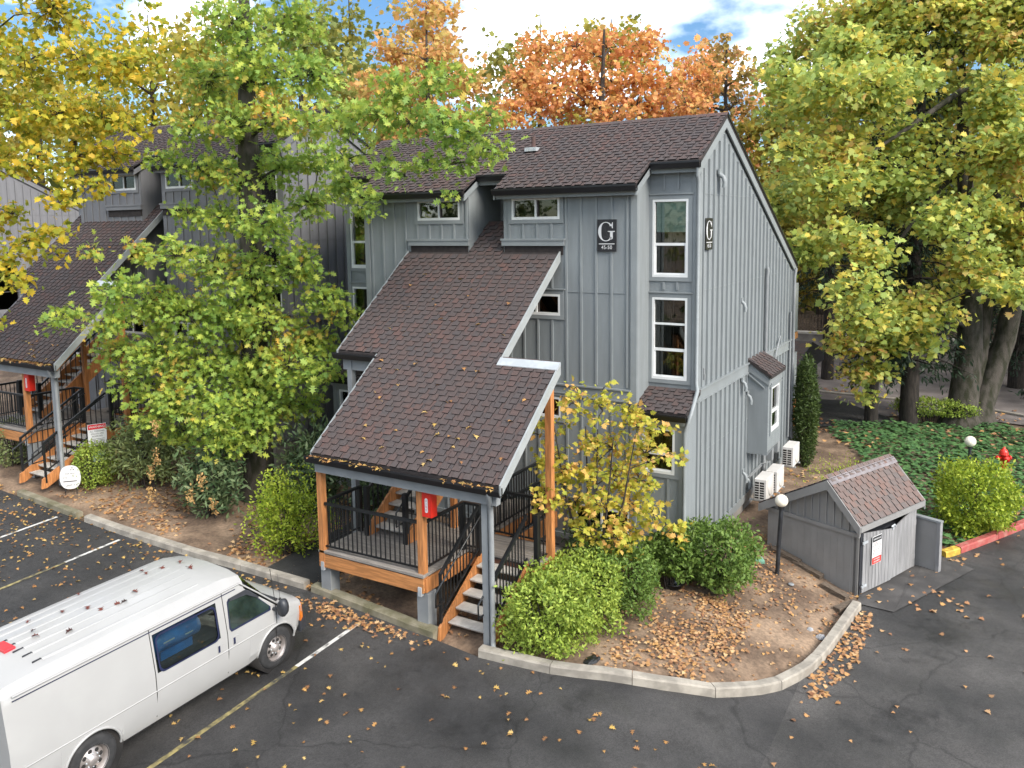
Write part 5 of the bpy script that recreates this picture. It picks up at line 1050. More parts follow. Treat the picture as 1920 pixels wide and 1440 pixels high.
def tree(name, label, base, trunk, clumps, lmat, leaf='oak', lsize=.15, nleaf=9000, bark=None, group='trees', squash=.75, droop=.3, up=.35, spray=11, spr=.2, seed=0, twigs=True, limb_r=.07, wood_every=1, extra_wood=()):
    """trunk: list of (stems), each [(x,y,z,r), ...] in world coordinates; clumps [(x,y,z,r)]"""
    rng = np.random.default_rng(seed); rnd = random.Random(seed); bark = bark or M['bark']
    root = empty(name, base, label, 'tree', 0, group, base); m = MB()
    stems = trunk if isinstance(trunk[0][0], (tuple, list)) else [trunk]
    for s in stems: m.tube([p[:3] for p in s], [p[3] for p in s], 12)
    samp = [(Vector(p[:3]).lerp(Vector(q[:3]), t/6), p[3]*(1-t/6)+q[3]*t/6) for s in stems for p, q in zip(s, s[1:]) for t in range(6)]
    samp.append((Vector(stems[0][-1][:3]), stems[0][-1][3]))
    nodes = list(samp); C = np.array(clumps)
    order = sorted(range(len(clumps)), key=lambda i: min((Vector(clumps[i][:3])-p).length for p, _ in samp))
    vol = C[:,3]**2; per = np.maximum(2, (nleaf/spray*vol/vol.sum())).astype(int); PS = []; OUT = []
    for ci in order:
        c = Vector(clumps[ci][:3]); r = clumps[ci][3]
        def cost(p): d = c-p; return d.length+max(0, p.z-c.z+.25*math.hypot(d.x, d.y))*1.2
        p0, r0 = min(nodes, key=lambda t: cost(t[0])); d = c-p0; rs = min(r0*.75, limb_r*(1+.18*d.length)); mid = p0.lerp(c, .5)+Vector((rnd.uniform(-.2,.2), rnd.uniform(-.2,.2), .10*d.length))*min(1, d.length*.4)
        if rs > .006: m.tube([p0, p0.lerp(mid, .55), mid, c.lerp(mid, .4), c], [rs, rs*.85, rs*.7, rs*.5, rs*.32], 6)
        nodes += [(mid, rs*.7), (c, rs*.4)]
        q = in_ball(rng, per[ci], .5)*r; q[:,2] *= squash; pts = q+np.array(clumps[ci][:3])
        for j in range(len(pts)):
            if twigs and j % 2 == 0:
                e = Vector(pts[j]); m.tube([c, c.lerp(e, .5)+Vector((0,0,.08*r)), e], [.016, .011, .005], 3, caps=False)
        dirs = q/(np.linalg.norm(q, axis=1)[:,None]+1e-6)
        L = np.repeat(pts, spray, 0)+rng.normal(size=(len(pts)*spray,3))*np.array([spr,spr,spr*.55]); PS.append(L); OUT.append(np.repeat(dirs, spray, 0))
    for s in extra_wood: m.tube([p[:3] for p in s], [p[3] for p in s], 7)
    m.build('trunk', bark, root)
    P = np.concatenate(PS); O = np.concatenate(OUT); S = lsize*rng.uniform(.5,1.3,len(P))
    cr = leaf_mesh('crown', P, S, lmat, leaf, root, up, O*.8, droop, .3, base, seed); cr['kind'] = 'stuff'
    return root
def shrub(name, label, cat, c, size, lmat, leaf='oval', lsize=.05, n=5000, boxy=0., up=.2, stems=5, group='shrubs', seed=0, gap=.0, inner=.55, lumps=.12):
    rng = np.random.default_rng(seed); base = (c[0], c[1], G(c[0], c[1])); root = empty(name, base, label, cat, 0, group, base)
    sx, sy, sz = size; d = rng.normal(size=(n,3)); d /= np.linalg.norm(d, axis=1)[:,None]
    if boxy:
        bb = d/np.max(np.abs(d), axis=1)[:,None]; d = d*(1-boxy)+bb*boxy*.9
    rr = inner+(1-inner)*rng.random(n)**.45
    a = np.arctan2(d[:,1], d[:,0]); wob = 1+lumps*(np.sin(a*3+seed)+np.sin(a*5+d[:,2]*4+seed*2)*.7+np.sin(d[:,2]*7+a*2)*.5)
    wob += lumps*.8*rng.normal(size=n)*.5
    rr = np.where(rng.random(n) < .06, rr*1.12, rr); keep = (np.sin(a*4+d[:,2]*5+seed)+np.sin(d[:,0]*9+seed*3)*np.cos(d[:,1]*8)) > -1.15+.0*a
    d, rr, wob, a = d[keep], rr[keep], wob[keep], a[keep]; n = len(d)
    P = d*(rr*wob)[:,None]*np.array([sx/2, sy/2, (sz-gap)/2]); P[:,2] += gap+(sz-gap)/2; P[:,2] = np.maximum(P[:,2], .03+.1*rng.random(n)); P += np.array(base)
    S = lsize*rng.uniform(.6,1.3,n)
    o = leaf_mesh('foliage', P, S, lmat, leaf, root, up, d*.35, -.25, .35, base, seed); o['kind'] = 'stuff'
    m = MB(); rnd = random.Random(seed)
    for k in range(stems*3):
        x, y = rnd.uniform(-.12,.12)*sx, rnd.uniform(-.12,.12)*sy; e = (x*3.2+rnd.uniform(-.1,.1)*sx, y*3.2+rnd.uniform(-.1,.1)*sy, sz*rnd.uniform(.55,.88))
        m.tube([(x,y,-.05),(x*1.5,y*1.5,sz*.3),e], [.02,.015,.006], 5)
    m.v = [(a+base[0],b+base[1],z+base[2]) for a, b, z in m.v]; m.build('stem', M['bark'], root); return root
L_OAK = leafm('oak_leaf', [(.10,.165,.035),(.14,.22,.04),(.20,.27,.045),(.12,.20,.045),(.30,.33,.05),(.17,.25,.05),(.38,.26,.045),(.46,.2,.05)], .5, .55, .4, 1.65)
L_OAKR = leafm('oak_branch_leaf', [(.13,.19,.04),(.21,.27,.05),(.30,.32,.05),(.17,.23,.05),(.46,.33,.05)], .5, .9, .45, 1.4)
L_YEL = leafm('yellow_maple_leaf', [(.08,.13,.03),(.28,.31,.03),(.50,.42,.04),(.18,.24,.03),(.64,.42,.04),(.34,.36,.04),(.12,.18,.03),(.62,.34,.05)], .5, .7, .45, 1.2)
L_ORG = leafm('orange_maple_leaf', [(.62,.30,.10),(.70,.36,.11),(.58,.22,.10),(.60,.40,.12),(.74,.32,.13),(.42,.36,.10)], .4, .5, .4, 1.1)
L_PEA = leafm('pale_orange_leaf', [(.55,.32,.10),(.45,.36,.10),(.62,.30,.12),(.34,.34,.09)], .5, .5, .4, 1.15)
L_BRO = leafm('brown_sparse_leaf', [(.34,.22,.07),(.26,.22,.06),(.42,.24,.09),(.22,.2,.06)], .4, .5, .35, 1.2)
L_GLD = leafm('golden_green_leaf', [(.28,.27,.05),(.40,.32,.05),(.22,.24,.05),(.48,.33,.06),(.18,.22,.05)], .5, .5, .4, 1.2)
L_MAP = leafm('big_maple_leaf', [(.11,.16,.05),(.17,.22,.055),(.22,.27,.06),(.14,.19,.06),(.30,.30,.055),(.18,.24,.075),(.38,.29,.05),(.24,.29,.08),(.40,.22,.08),(.28,.33,.13)], .42, .35, .42, 2.0)
L_VIN = leafm('vine_maple_leaf', [(.20,.28,.04),(.36,.38,.05),(.56,.46,.07),(.30,.36,.05),(.64,.44,.11),(.62,.34,.12),(.50,.45,.08)], .5, 1.6, .45, 1.2)
L_BOX = leafm('boxwood_leaf', [(.12,.19,.03),(.22,.30,.045),(.34,.41,.07),(.16,.24,.04),(.28,.36,.05)], .3, 1.5, .3, 1.2)
L_BOXD = leafm('dark_box_leaf', [(.06,.115,.025),(.10,.17,.03),(.16,.24,.05),(.08,.14,.03),(.2,.26,.06)], .3, 1.5, .3, 1.2)
L_LIME = leafm('lime_leaf', [(.16,.25,.02),(.27,.36,.03),(.40,.46,.05),(.12,.19,.02),(.32,.38,.03)], .35, 2, .35, 1.15)
L_RHO = leafm('rhododendron_leaf', [(.035,.07,.03),(.06,.105,.045),(.10,.145,.065),(.14,.18,.08),(.05,.09,.04)], .3, 1.5, .15, 1.2)
L_OLV = leafm('olive_leaf', [(.09,.13,.05),(.14,.18,.07),(.20,.24,.085),(.12,.15,.05),(.30,.27,.11)], .3, 1.5, .2, 1.2)
L_IVY = leafm('ivy_leaf', [(.022,.055,.022),(.04,.085,.032),(.06,.12,.04),(.03,.065,.026)], .3, 1.5, .2, 2.0)
L_CON = leafm('conifer_needles', [(.012,.024,.014),(.02,.038,.022),(.03,.052,.028),(.016,.03,.018)], .4, .5, .15, 1.2)
L_ARB = leafm('arborvitae_leaf', [(.03,.05,.012),(.05,.08,.018),(.075,.105,.025)], .3, 2, .2, 1.2)
L_BGG = leafm('far_green_leaf', [(.10,.14,.04),(.16,.19,.05),(.24,.25,.055),(.34,.29,.06),(.08,.11,.04)], .6, .25, .35, 1.15)
L_BGD = leafm('far_dark_leaf', [(.05,.08,.03),(.08,.11,.04),(.12,.15,.045),(.19,.19,.05)], .5, .3, .3, 1.4)
# ---- the pin oak between the two blocks
ob = (-17.3, 15.2, G(-17.3,15.2)-.05)
tree('oak_tree', 'big green oak with a thick trunk between the two front blocks', ob, [[(-17.3,15.2,ob[2],.58),(-17.3,15.2,ob[2]+.5,.44),(-17.32,15.2,3,.38),(-17.2,15.25,6,.33),(-17.1,15.2,9.5,.28),(-17.0,15.2,13.2,.16),(-16.95,15.2,15.5,.06)]], [(a, b, c, r*(.82 if c > 6.9 else .97)) for a, b, c, r in OAK]+OAKR, L_OAK, 'oak', .185, 25000, M['barkm'], 'broadleaf trees', .8, .4, .35, 8, .15, 1, limb_r=.045)
yb = (-28.2, 12.0, G(-28.2,12.0)-.05)
tree('maple_tree', 'bright yellow and green tree over the far left stair roof', yb, [[(-28.2,12.0,yb[2],.3),(-27.8,12.0,4,.26),(-26.4,11.9,8,.2),(-24.2,11.9,11,.14),(-22.4,12.1,14,.05)]], [(a, b, c, r*.85) for a, b, c, r in YEL], L_YEL, 'maple', .165, 7000, None, 'broadleaf trees', .75, .4, .35, 9, .17, 2, limb_r=.04)
tree('maple_tree', 'orange tree rising behind the middle of the lettered block roof', (-17.2,36.8,.3), [[(-17.2,36.8,.2,.35),(-17.1,36.8,8,.25),(-17,36.8,13,.15),(-16.9,36.9,17,.05)]], ORANGE, L_ORG, 'maple', .24, 7000, None, 'broadleaf trees', .8, .2, .4, 8, .24, 3)
tree('maple_tree', 'pale orange tree behind the gap between the two blocks', (-27.2,36.6,1), [[(-27.2,36.6,1,.35),(-27.2,36.6,9,.25),(-27.1,36.6,14,.14),(-27.2,36.7,18,.05)]], PEACH, L_PEA, 'maple', .26, 4500, None, 'broadleaf trees', .8, .2, .4, 8, .26, 4)
tree('maple_tree', 'thin brown-leaved tree above the roof peak of the lettered block', (-13.8,46.4,.3), [[(-13.8,46.4,.2,.3),(-13.8,46.4,9,.2),(-13.9,46.5,14,.12),(-13.9,46.5,18,.04)]], BROWN, L_BRO, 'round', .22, 1500, None, 'broadleaf trees', .9, .2, .4, 6, .25, 5)
tree('maple_tree', 'golden green tree just beyond the gable slope', (-10.2,43.8,.3), [[(-10.2,43.8,.2,.35),(-10.2,43.8,7,.25),(-10.1,43.8,12,.12),(-10.1,43.9,15,.04)]], GOLD+[(-9.3,42.5,5.6,1.1),(-8.8,43.5,4.2,1.0),(-10.5,42.5,6.4,1.0)], L_GLD, 'maple', .26, 6000, None, 'broadleaf trees', .85, .2, .4, 8, .25, 6)
mbz = G(-1,35.6)-.05
tree('big_maple', 'huge many-trunked maple with mossy trunks in the ivy on the right', (-.9,35.8,mbz), [[(-1.25,35.3,mbz,.85),(-1.22,35.4,mbz+.7,.55),(-1.1,35.9,3,.46),(-1.2,36.0,6.5,.36),(-1.6,35.4,10,.24),(-1.8,35.2,14,.1)], [(-.75,35.9,mbz,.75),(-.62,36.1,mbz+.8,.46),(.05,36.8,3.2,.38),(.5,36.2,6.5,.3),(.6,35.6,10,.2),(.8,35.2,14,.08)], [(-1.0,35.9,mbz,.6),(-.95,36.1,1.0,.4),(-.75,36.6,3.5,.33),(-.4,36.6,8,.24),(-.5,36,12,.1)]], [(c[0], c[1], c[2], c[3]*1.1) for c in MAPLE if not (c[2] < 6.2 and c[0] < -5.2) and not (c[2] < 5.2 and c[0] > -2.3)], L_MAP, 'maple', .225, 52000, M['barkm'], 'broadleaf trees', .72, .35, .45, 8, .3, 7, limb_r=.06,
     extra_wood=[[(.6,33.6,11.2,.13),(-1.2,33.2,9.9,.11),(-2.5,32.7,8.5,.085),(-3.4,32.4,7.0,.06),(-4.7,32,5,.03)],[(-1.2,33.2,9.9,.09),(-1.3,32.8,8,.07),(-1.1,32.4,5.6,.03)],[(-1.5,34,12.5,.12),(-3.2,32.2,11.0,.08),(-5,31,9.6,.04)]])
# multi-stemmed vine maple in front of the lettered block
vb = (-7.1, 14.95, G(-7.1,14.95))
tree('vine_maple', 'small yellow vine maple in front of the lettered block', vb, [[(-7.1+dx,14.95+dy,-.05,.035),(-7.1+dx*3,14.95+dy*3,.9,.03),(-7.1+dx*8,14.95+dy*8,2.2,.022),(-7.1+dx*11,14.95+dy*11,3.6,.01)] for dx, dy in ((-.07,-.02),(.0,.02),(.08,.01),(-.03,.03),(.05,-.02))], VINE, L_VIN, 'maple', .125, 3000, None, 'broadleaf trees', .8, .3, .45, 9, .12, 8, limb_r=.016)
# ---- conifers and the woods beyond
def conifer(label, x, y, h, r0, z0, rmax, seed, n=7, cat='tree', mat_=None, dens=1.0, ls=.24):
    rng = np.random.default_rng(seed); rnd = random.Random(seed); base = (x,y,G(x,y)-.05+(.05*max(0,min(y-95,300)) if y > 95 else 0)); root = empty('conifer_tree', base, label, 'tree', 0, 'conifers', base)
    m = MB(); m.tube([(x,y,base[2]),(x,y,base[2]+h*.5),(x,y,base[2]+h)], [r0,r0*.62,.03], 10); P = []; O = []
    z = z0
    while z < h-.4:
        f = (z-z0)/(h-z0); R = rmax*(1-f)**.75*(.75+.25*rnd.random())
        for k in range(n):
            a = 2*math.pi*(k+rnd.random())/n; d = Vector((math.cos(a), math.sin(a), 0)); p = Vector((x,y,base[2]+z)); L = R*rnd.uniform(.7,1.1)
            e = p+d*L+Vector((0,0,-.22*L)); mid = p+d*L*.55+Vector((0,0,-.02*L)); m.tube([p,mid,e], [.035,.022,.006], 4, caps=False)
            cnt = int(30*L*dens)
            for _ in range(cnt):
                t = rnd.random()**.7; q = p.lerp(mid, t*2) if t < .5 else mid.lerp(e, t*2-1); w = .32*(1-t*.5)
                P.append((q.x+rnd.uniform(-w,w)-d.y*0, q.y+rnd.uniform(-w,w), q.z-abs(rnd.gauss(0,.16)))); O.append((d.x*.6,d.y*.6,-.9))
        z += .62
    m.build('trunk', M['barkd'], root); P = np.array(P); O = np.array(O)
    o = leaf_mesh('crown', P, ls*rng.uniform(.6,1.3,len(P)), mat_ or L_CON, 'lance', root, .1, O, .5, .2, base, seed); o['kind'] = 'stuff'; return root
conifer('dark drooping conifer left of the huge maple, its trunk slender', -4.25, 33.9, 15, .26, 2.4, 2.3, 11); conifer('dark conifer with a stout trunk just left of the huge maple', -3.0, 34.6, 17, .36, 2.6, 2.3, 12)
conifer('dark conifer behind the carport roof', -7.4, 42.5, 16, .3, 4.5, 2.6, 13); conifer('dark conifer between the carport and the far wall', -4.6, 45.0, 18, .35, 4.5, 2.8, 14)
conifer('dark conifer beyond the huge maple trunks', .6, 44.2, 18, .38, 2.0, 3.8, 15); conifer('dark conifer at the right edge behind the red kerb', 4.2, 41.5, 17, .38, .9, 4.2, 16); conifer('tall dark conifer far back at the right edge', 9.0, 46, 20, .4, 1.2, 5, 17)
def far_tree(label, x, y, h, r, lm, seed, n=3600, ls=.42, lf='maple'):
    rng = np.random.default_rng(seed); b = G(x,y)+(.05*max(0,y-95)); cl = []
    for k in range(24):
        f = rng.random(); rad = r*math.sin(math.pi*(.18+.78*f))**.8; a = rng.uniform(0, 6.28); q = rad*rng.uniform(.25,.85)
        cl.append((x+q*math.cos(a), y+q*math.sin(a), b+h*(.22+.74*f), r*rng.uniform(.34,.5)))
    return tree('broadleaf_tree', label, (x,y,b-.05), [[(x,y,b-.1,.35),(x,y,b+h*.4,.26),(x+.2,y,b+h*.8,.1),(x+.2,y,b+h,.03)]], cl, lm, lf, ls, n, None, 'woods beyond the buildings', .85, .2, .35, 8, .4, seed, twigs=False)
FT = [(-62,38,19,6,L_YEL,'yellow-green tree at the far left behind the pale gable'),(-55,45,21,6,L_BGG,'tall green tree behind the leftmost block'),(-47,42,20,5.5,L_YEL,'yellow tree behind the roof of the left block'),(-41,46,22,6,L_BGG,'green tree behind the ridge of the left block'),
 (-35,47,21,5.5,L_PEA,'faded orange tree behind the oak crown'),(-30,54,22,6,L_BGG,'tall green tree behind the pale orange one'),(-23.5,52,20,5.5,L_GLD,'gold tree left of the orange crown'),(-18.5,58,19,5,L_ORG,'orange tree further back behind the roof ridge'),(-11,60,17.5,4.6,L_BGG,'green tree far behind the roof peak'),
 (-6.5,54,20,5.4,L_GLD,'gold-green tree behind the far wall'),(-1.5,58,22,6.2,L_BGG,'green tree far behind the huge maple'),(5,60,23,6.5,L_BGG,'green tree far behind the hydrant'),(12,58,22,6.5,L_BGD,'dark tree far back at the right edge'),(-70,30,18,6,L_BGG,'green tree beyond the left edge of the stalls'),(18,52,20,6,L_BGG,'green tree at the far right'),
 (-58,33,19,6.5,L_GLD,'gold tree behind the valley of the left block roof'),(-51,37,20,6.5,L_YEL,'yellow tree behind the left end of the left ridge'),(-44,37,19,6,L_GLD,'gold-green tree behind the oak trunk'),(-38,38,19,5.5,L_BGG,'green tree behind the right end of the left ridge'),(-68,44,22,7,L_BGG,'tall green tree far behind the pale gable')]
FT += [(-16,-22,13,6,L_BGG,'tree across the car park behind the viewpoint'),(2,-26,14,6.5,L_BGD,'dark tree across the car park behind the viewpoint'),(-34,-18,14,7,L_BGD,'dark tree beyond the end of the car park'),(20,-20,14,6.5,L_BGG,'green tree across the driveway behind the viewpoint'),(-8,-36,18,7,L_BGD,'tall dark tree far behind the viewpoint')]
for i, (x, y, h, r, lm, lb) in enumerate(FT): far_tree(lb, x, y, h, r, lm, 40+i)
# the wood further off: one mass of leaves on the rising ground
rng = np.random.default_rng(77); n = 26000; ang = rng.uniform(-1.35, .35, n); dist = rng.uniform(66, 110, n); P = np.stack([dist*np.sin(ang)*1.1, dist*np.cos(ang), np.zeros(n)], 1)
cell = np.sin(P[:,0]*.35)*np.cos(P[:,1]*.28+P[:,0]*.1); top = 9.5+3.0*cell+1.5*np.sin(P[:,0]*.9)
P[:,2] = np.clip(rng.random(n)**.8, 0, 1)*top+.05*np.clip(P[:,1]-95,0,300)
o = leaf_mesh('far_woods', P, rng.uniform(.9,1.6,n), L_BGD, 'maple', None, .3, None, .2, .3, (0,0,0), 77); tag(o, None, None, None, 'stuff')
# ---- shrubs
shrub('boxwood_shrub', 'yellow-green clipped shrub nearest the front kerb corner', 'shrub', (-7.0,12.8), (1.55,1.6,1.34), L_BOX, 'oval', .08, 8000, .7, .2, seed=1)
shrub('boxwood_shrub', 'yellow-green clipped shrub between the stair and the small maple', 'shrub', (-6.9,13.85), (1.7,1.7,1.36), L_BOX, 'oval', .08, 8000, .7, .2, seed=2)
shrub('boxwood_shrub', 'darker clipped shrub under the right side of the small maple', 'shrub', (-6.5,14.95), (1.6,1.6,1.38), L_BOXD, 'oval', .082, 7500, .7, .2, seed=3)
shrub('boxwood_shrub', 'dark green shrub over the drain pot at the block corner', 'shrub', (-5.85,16.3), (1.15,1.0,1.22), L_BOXD, 'oval', .1, 3400, .2, .2, seed=4, gap=.3)
shrub('boxwood_shrub', 'larger dark green clipped shrub beside the gable corner', 'shrub', (-5.1,16.85), (1.7,1.45,1.42), L_BOXD, 'oval', .1, 7000, .65, .2, seed=5, gap=.1)
shrub('spirea_shrub', 'loose bright lime shrub between the oak and the middle stair', 'shrub', (-14.2,13.2), (1.8,1.5,1.85), L_LIME, 'oval', .085, 5200, 0, .2, seed=6, inner=.2, lumps=.25)
shrub('rhododendron_shrub', 'large olive rhododendron behind the white oval sign', 'shrub', (-20.3,14.0), (2.7,1.6,2.0), L_OLV, 'lance', .16, 4200, .1, .35, seed=7, inner=.35, lumps=.2, gap=.2)
shrub('rhododendron_shrub', 'dark rhododendron with dry brown heads left of the oak trunk', 'shrub', (-17.3,13.7), (1.7,1.4,1.8), L_RHO, 'lance', .2, 2400, .1, .35, seed=8, inner=.3, lumps=.22, gap=.15)
shrub('rhododendron_shrub', 'dark rhododendron right of the oak trunk under the roof edge', 'shrub', (-15.2,15.2), (1.6,1.5,2.3), L_RHO, 'lance', .2, 2600, .1, .35, seed=9, inner=.3, lumps=.22)
shrub('rhododendron_shrub', 'dark leafy shrub against the lower wall left of the deck', 'shrub', (-13.6,15.6), (1.3,1.1,1.9), L_RHO, 'lance', .18, 1800, .1, .35, seed=10, inner=.3, lumps=.22)
shrub('boxwood_shrub', 'small yellow-green shrub beside the far left stair foot', 'shrub', (-21.75,13.25), (1.2,1.1,1.25), L_BOX, 'oval', .07, 4200, .35, .2, seed=11)
shrub('boxwood_shrub', 'green shrub behind the railing of the far left stair', 'shrub', (-25.4,13.0), (1.3,1.2,1.4), L_OLV, 'oval', .08, 2600, .1, .2, seed=12)
shrub('golden_shrub', 'round bright yellow-green shrub behind the red kerb on the right', 'shrub', (-.45,24.5), (1.9,1.8,1.85), L_LIME, 'oval', .10, 9000, .45, .2, seed=13, lumps=.13)
shrub('low_hedge', 'low sheared hedge in front of the conifer trunks by the back road', 'hedge', (-2.2,34.9), (2.9,1.0,1.0), L_BOX, 'oval', .09, 4200, .5, .4, seed=14, gap=.35)
shrub('low_hedge', 'low green shrub right of the huge maple trunks', 'hedge', (2.3,35.4), (1.6,1.2,.8), L_BOXD, 'oval', .09, 2400, .3, .3, seed=15)
shrub('low_hedge', 'small dark shrub at the right edge above the hydrant', 'hedge', (1.75,32.6), (1.1,1.0,.65), L_BOXD, 'oval', .09, 1600, .2, .3, seed=16)
shrub('fern_clump', 'dark fern against the foundation behind the small maple', 'fern', (-7.9,16.3), (1.0,.7,1.1), L_RHO, 'lance', .16, 900, 0, .3, seed=17, inner=.2)
shrub('arborvitae', 'narrow dense evergreen column at the far end of the gable wall', 'shrub', (-5.3,26.95), (.72,.72,3.5), L_ARB, 'lance', .12, 9000, .1, .1, seed=18, lumps=.08)
# dry brown flower heads on the rhododendrons
L_DRY = ramp_mat('dry_flower_head', [(.42,.26,.10),(.55,.36,.15),(.35,.2,.08)], .9, False, 0, 1, .3)
for i, (x, y, z) in enumerate(((-18.7,12.9,1.6),(-18.3,12.8,2.1),(-18.1,12.7,2.9),(-17.0,12.75,1.35),(-16.6,12.8,1.7),(-16.2,12.8,1.2),(-18.6,12.8,1.1))):
    rng = np.random.default_rng(i); n = 60; P = np.stack([rng.normal(0,.045,n), rng.normal(0,.045,n), rng.uniform(-.22,.2,n)], 1)+np.array((x,y,z))
    o = leaf_mesh('dry_flower_head', P, rng.uniform(.05,.1,n), L_DRY, 'oval', None, .1, None, .6, .3, (x,y,z), i); o.location = (x,y,z)
    tag(o, 'hanging dry brown flower cluster among the rhododendron leaves', 'flower head', 'dry brown flower clusters')
# ---- ivy bed
rng = np.random.default_rng(5); n = 15000; P = np.stack([rng.uniform(-6,4.6,n), rng.uniform(22.5,36,n)], 1)
def inpoly(P, poly):
    x, y = P[:,0], P[:,1]; r = np.zeros(len(P), bool); j = len(poly)-1
    for i in range(len(poly)):
        (xi, yi), (xj, yj) = poly[i], poly[j]; c = ((yi > y) != (yj > y)) & (x < (xj-xi)*(y-yi)/(yj-yi+1e-12)+xi); r ^= c; j = i
    return r
ivp = [(-.9,22.9),(-.1,24.1),(.7,25.5),(3.2,29.9),(4.2,32.4),(2.5,34.2),(0,35.8),(-3,34.4),(-5.6,33.3),(-5.4,31.8),(-4.2,29.6),(-3.2,27.2),(-2.4,25.2),(-1.7,23.4)]
P = P[inpoly(P, ivp)]; z = gz(P[:,0], P[:,1])+.02+.14*rng.random(len(P))*(1+.5*np.sin(P[:,0]*3)*np.cos(P[:,1]*2.4))
o = leaf_mesh('ivy_bed', np.column_stack([P, z]), rng.uniform(.10,.22,len(P)), L_IVY, 'maple', None, .75, None, 0, .3, (0,0,0), 5); tag(o, None, None, None, 'stuff')
# moss on the dirt strip beyond the shed
rng = np.random.default_rng(15); n = 1500; P = np.stack([rng.normal(-4.05,.55,n), rng.normal(26.9,1.1,n)], 1); o = leaf_mesh('moss_patch', np.column_stack([P, gz(P[:,0],P[:,1])+.005]), rng.uniform(.05,.12,n), L_LIME, 'lance', None, .2, None, -.6, .3, (0,0,0), 15); tag(o, None, None, None, 'stuff')
# ---- fallen leaves
L_FALL = ramp_mat('fallen_leaf', [(.40,.20,.08),(.55,.31,.13),(.28,.13,.07),(.62,.42,.22),(.46,.25,.12),(.20,.10,.06),(.60,.34,.12)], .8, False, 0, 1, .15)
L_FALY = ramp_mat('fallen_yellow_leaf', [(.48,.31,.08),(.58,.40,.15),(.42,.24,.08),(.50,.27,.09),(.26,.13,.06),(.40,.2,.07)], .8, False, 0, 1, .15)
def litter(name, P2, zf, size, lm, leaf='maple', seed=0, lift=.012):
    rng = np.random.default_rng(seed); N = len(P2); z = zf(P2[:,0], P2[:,1])+lift+.02*rng.random(N)
    o = leaf_mesh(name, np.column_stack([P2, z]), rng.uniform(*size, N), lm, leaf, None, .74, None, 0, .7, (0,0,0), seed); tag(o, None, None, None, 'stuff'); return o
def noise_keep(P, rng, sc, th, seed):
    v = np.sin(P[:,0]*sc+seed)*np.cos(P[:,1]*sc*.9+seed*1.7)+.6*np.sin(P[:,0]*sc*2.3+P[:,1]*sc*1.7+seed*.4); return v+rng.normal(0,.35,len(P)) > th
rng = np.random.default_rng(21)
def uni(n, x0, x1, y0, y1): return np.stack([rng.uniform(x0,x1,n), rng.uniform(y0,y1,n)], 1)
P = uni(5200,-7.2,-2.6,12.4,20.5); ky = np.array([kerb_y(a) for a in P[:,0]]); P = P[(P[:,1] > ky+.2) & (P[:,0] < np.array([drive_x(b) for b in P[:,1]])-.25)]
w = np.exp(-((P[:,0]+4.9)/.95)**2)+.35*np.exp(-((P[:,1]-17.9)/1.0)**2); P = P[rng.random(len(P)) < w*.55+.06]; litter('leaf_litter', P, gz, (.04,.10), L_FALL, 'maple', 22)
P = uni(1500,-5.9,-4.1,13.0,16.4); P = P[noise_keep(P,rng,1.6,-.1,2)]; litter('leaf_litter', P, gz, (.04,.10), L_FALL, 'maple', 23)
P = uni(3600,-23,-12,12.25,16.3); P = P[noise_keep(P,rng,.9,-.35,1)]; litter('leaf_litter', P, gz, (.08,.16), L_FALL, 'oak', 24)
P = uni(900,-12.2,-7.3,12.2,14.5); P = P[noise_keep(P,rng,1.1,.5,1)]; litter('leaf_litter', P, gz, (.08,.14), L_FALL, 'oak', 29)
P = uni(4600,-27,-11,5,11.9); d = np.array([kerb_y(a) for a in P[:,0]])-P[:,1]; P = P[rng.random(len(P)) < np.clip(.10+.75*np.exp(-d/.35)*(np.sin(P[:,0]*1.7) > -.4)+.4*(P[:,0] < -19)+.12*(P[:,0] < -14),0,1)]; litter('leaf_litter', P, gz, (.06,.12), L_FALY, 'oak', 25)
P = np.stack([rng.normal(-10.9,.9,240), rng.normal(11.75,.16,240)], 1); litter('leaf_litter', P[P[:,1] < 11.98], gz, (.07,.14), L_FALL, 'oak', 26)
P = uni(800,-12,-3,5,12); P = P[P[:,1] < np.array([kerb_y(a) for a in P[:,0]])-.1]; litter('leaf_litter', P[rng.random(len(P)) < .3], gz, (.06,.13), L_FALY, 'oak', 27)
P = uni(2600,-2.9,7,10,34); dx = P[:,0]-np.array([drive_x(b) for b in P[:,1]]); P = P[(dx > .05) & (rng.random(len(P)) < .11+.9*np.exp(-dx/.3))]; litter('leaf_litter', P, gz, (.06,.13), L_FALL, 'maple', 28)
P = uni(420,-2.75,-2.1,14.5,18.4); dx = P[:,0]-np.array([drive_x(b) for b in P[:,1]]); litter('leaf_litter', P[(dx > .02) & (dx < .5)], gz, (.05,.12), L_FALL, 'maple', 30)
P = uni(700,-5.6,-.4,19,26.5); P = P[noise_keep(P,rng,1.2,.0,3)]; litter('leaf_litter', P, gz, (.08,.15), L_FALL, 'maple', 31)
P = uni(700,-9,6,30,40); P = P[noise_keep(P,rng,.6,.2,5)]; litter('leaf_litter', P, gz, (.12,.22), L_FALL, 'maple', 32, .09)
P = uni(130,-.5,4.5,24,34); litter('leaf_litter', P[inpoly(P, ivp)], gz, (.12,.2), L_FALL, 'maple', 33, .16)
P = uni(500,-1.2,3.5,22.2,30); dx = P[:,0]-np.array([drive_x(b) for b in P[:,1]]); litter('leaf_litter', P[(dx > -.9) & (dx < -.1)], gz, (.09,.16), L_FALL, 'maple', 34)
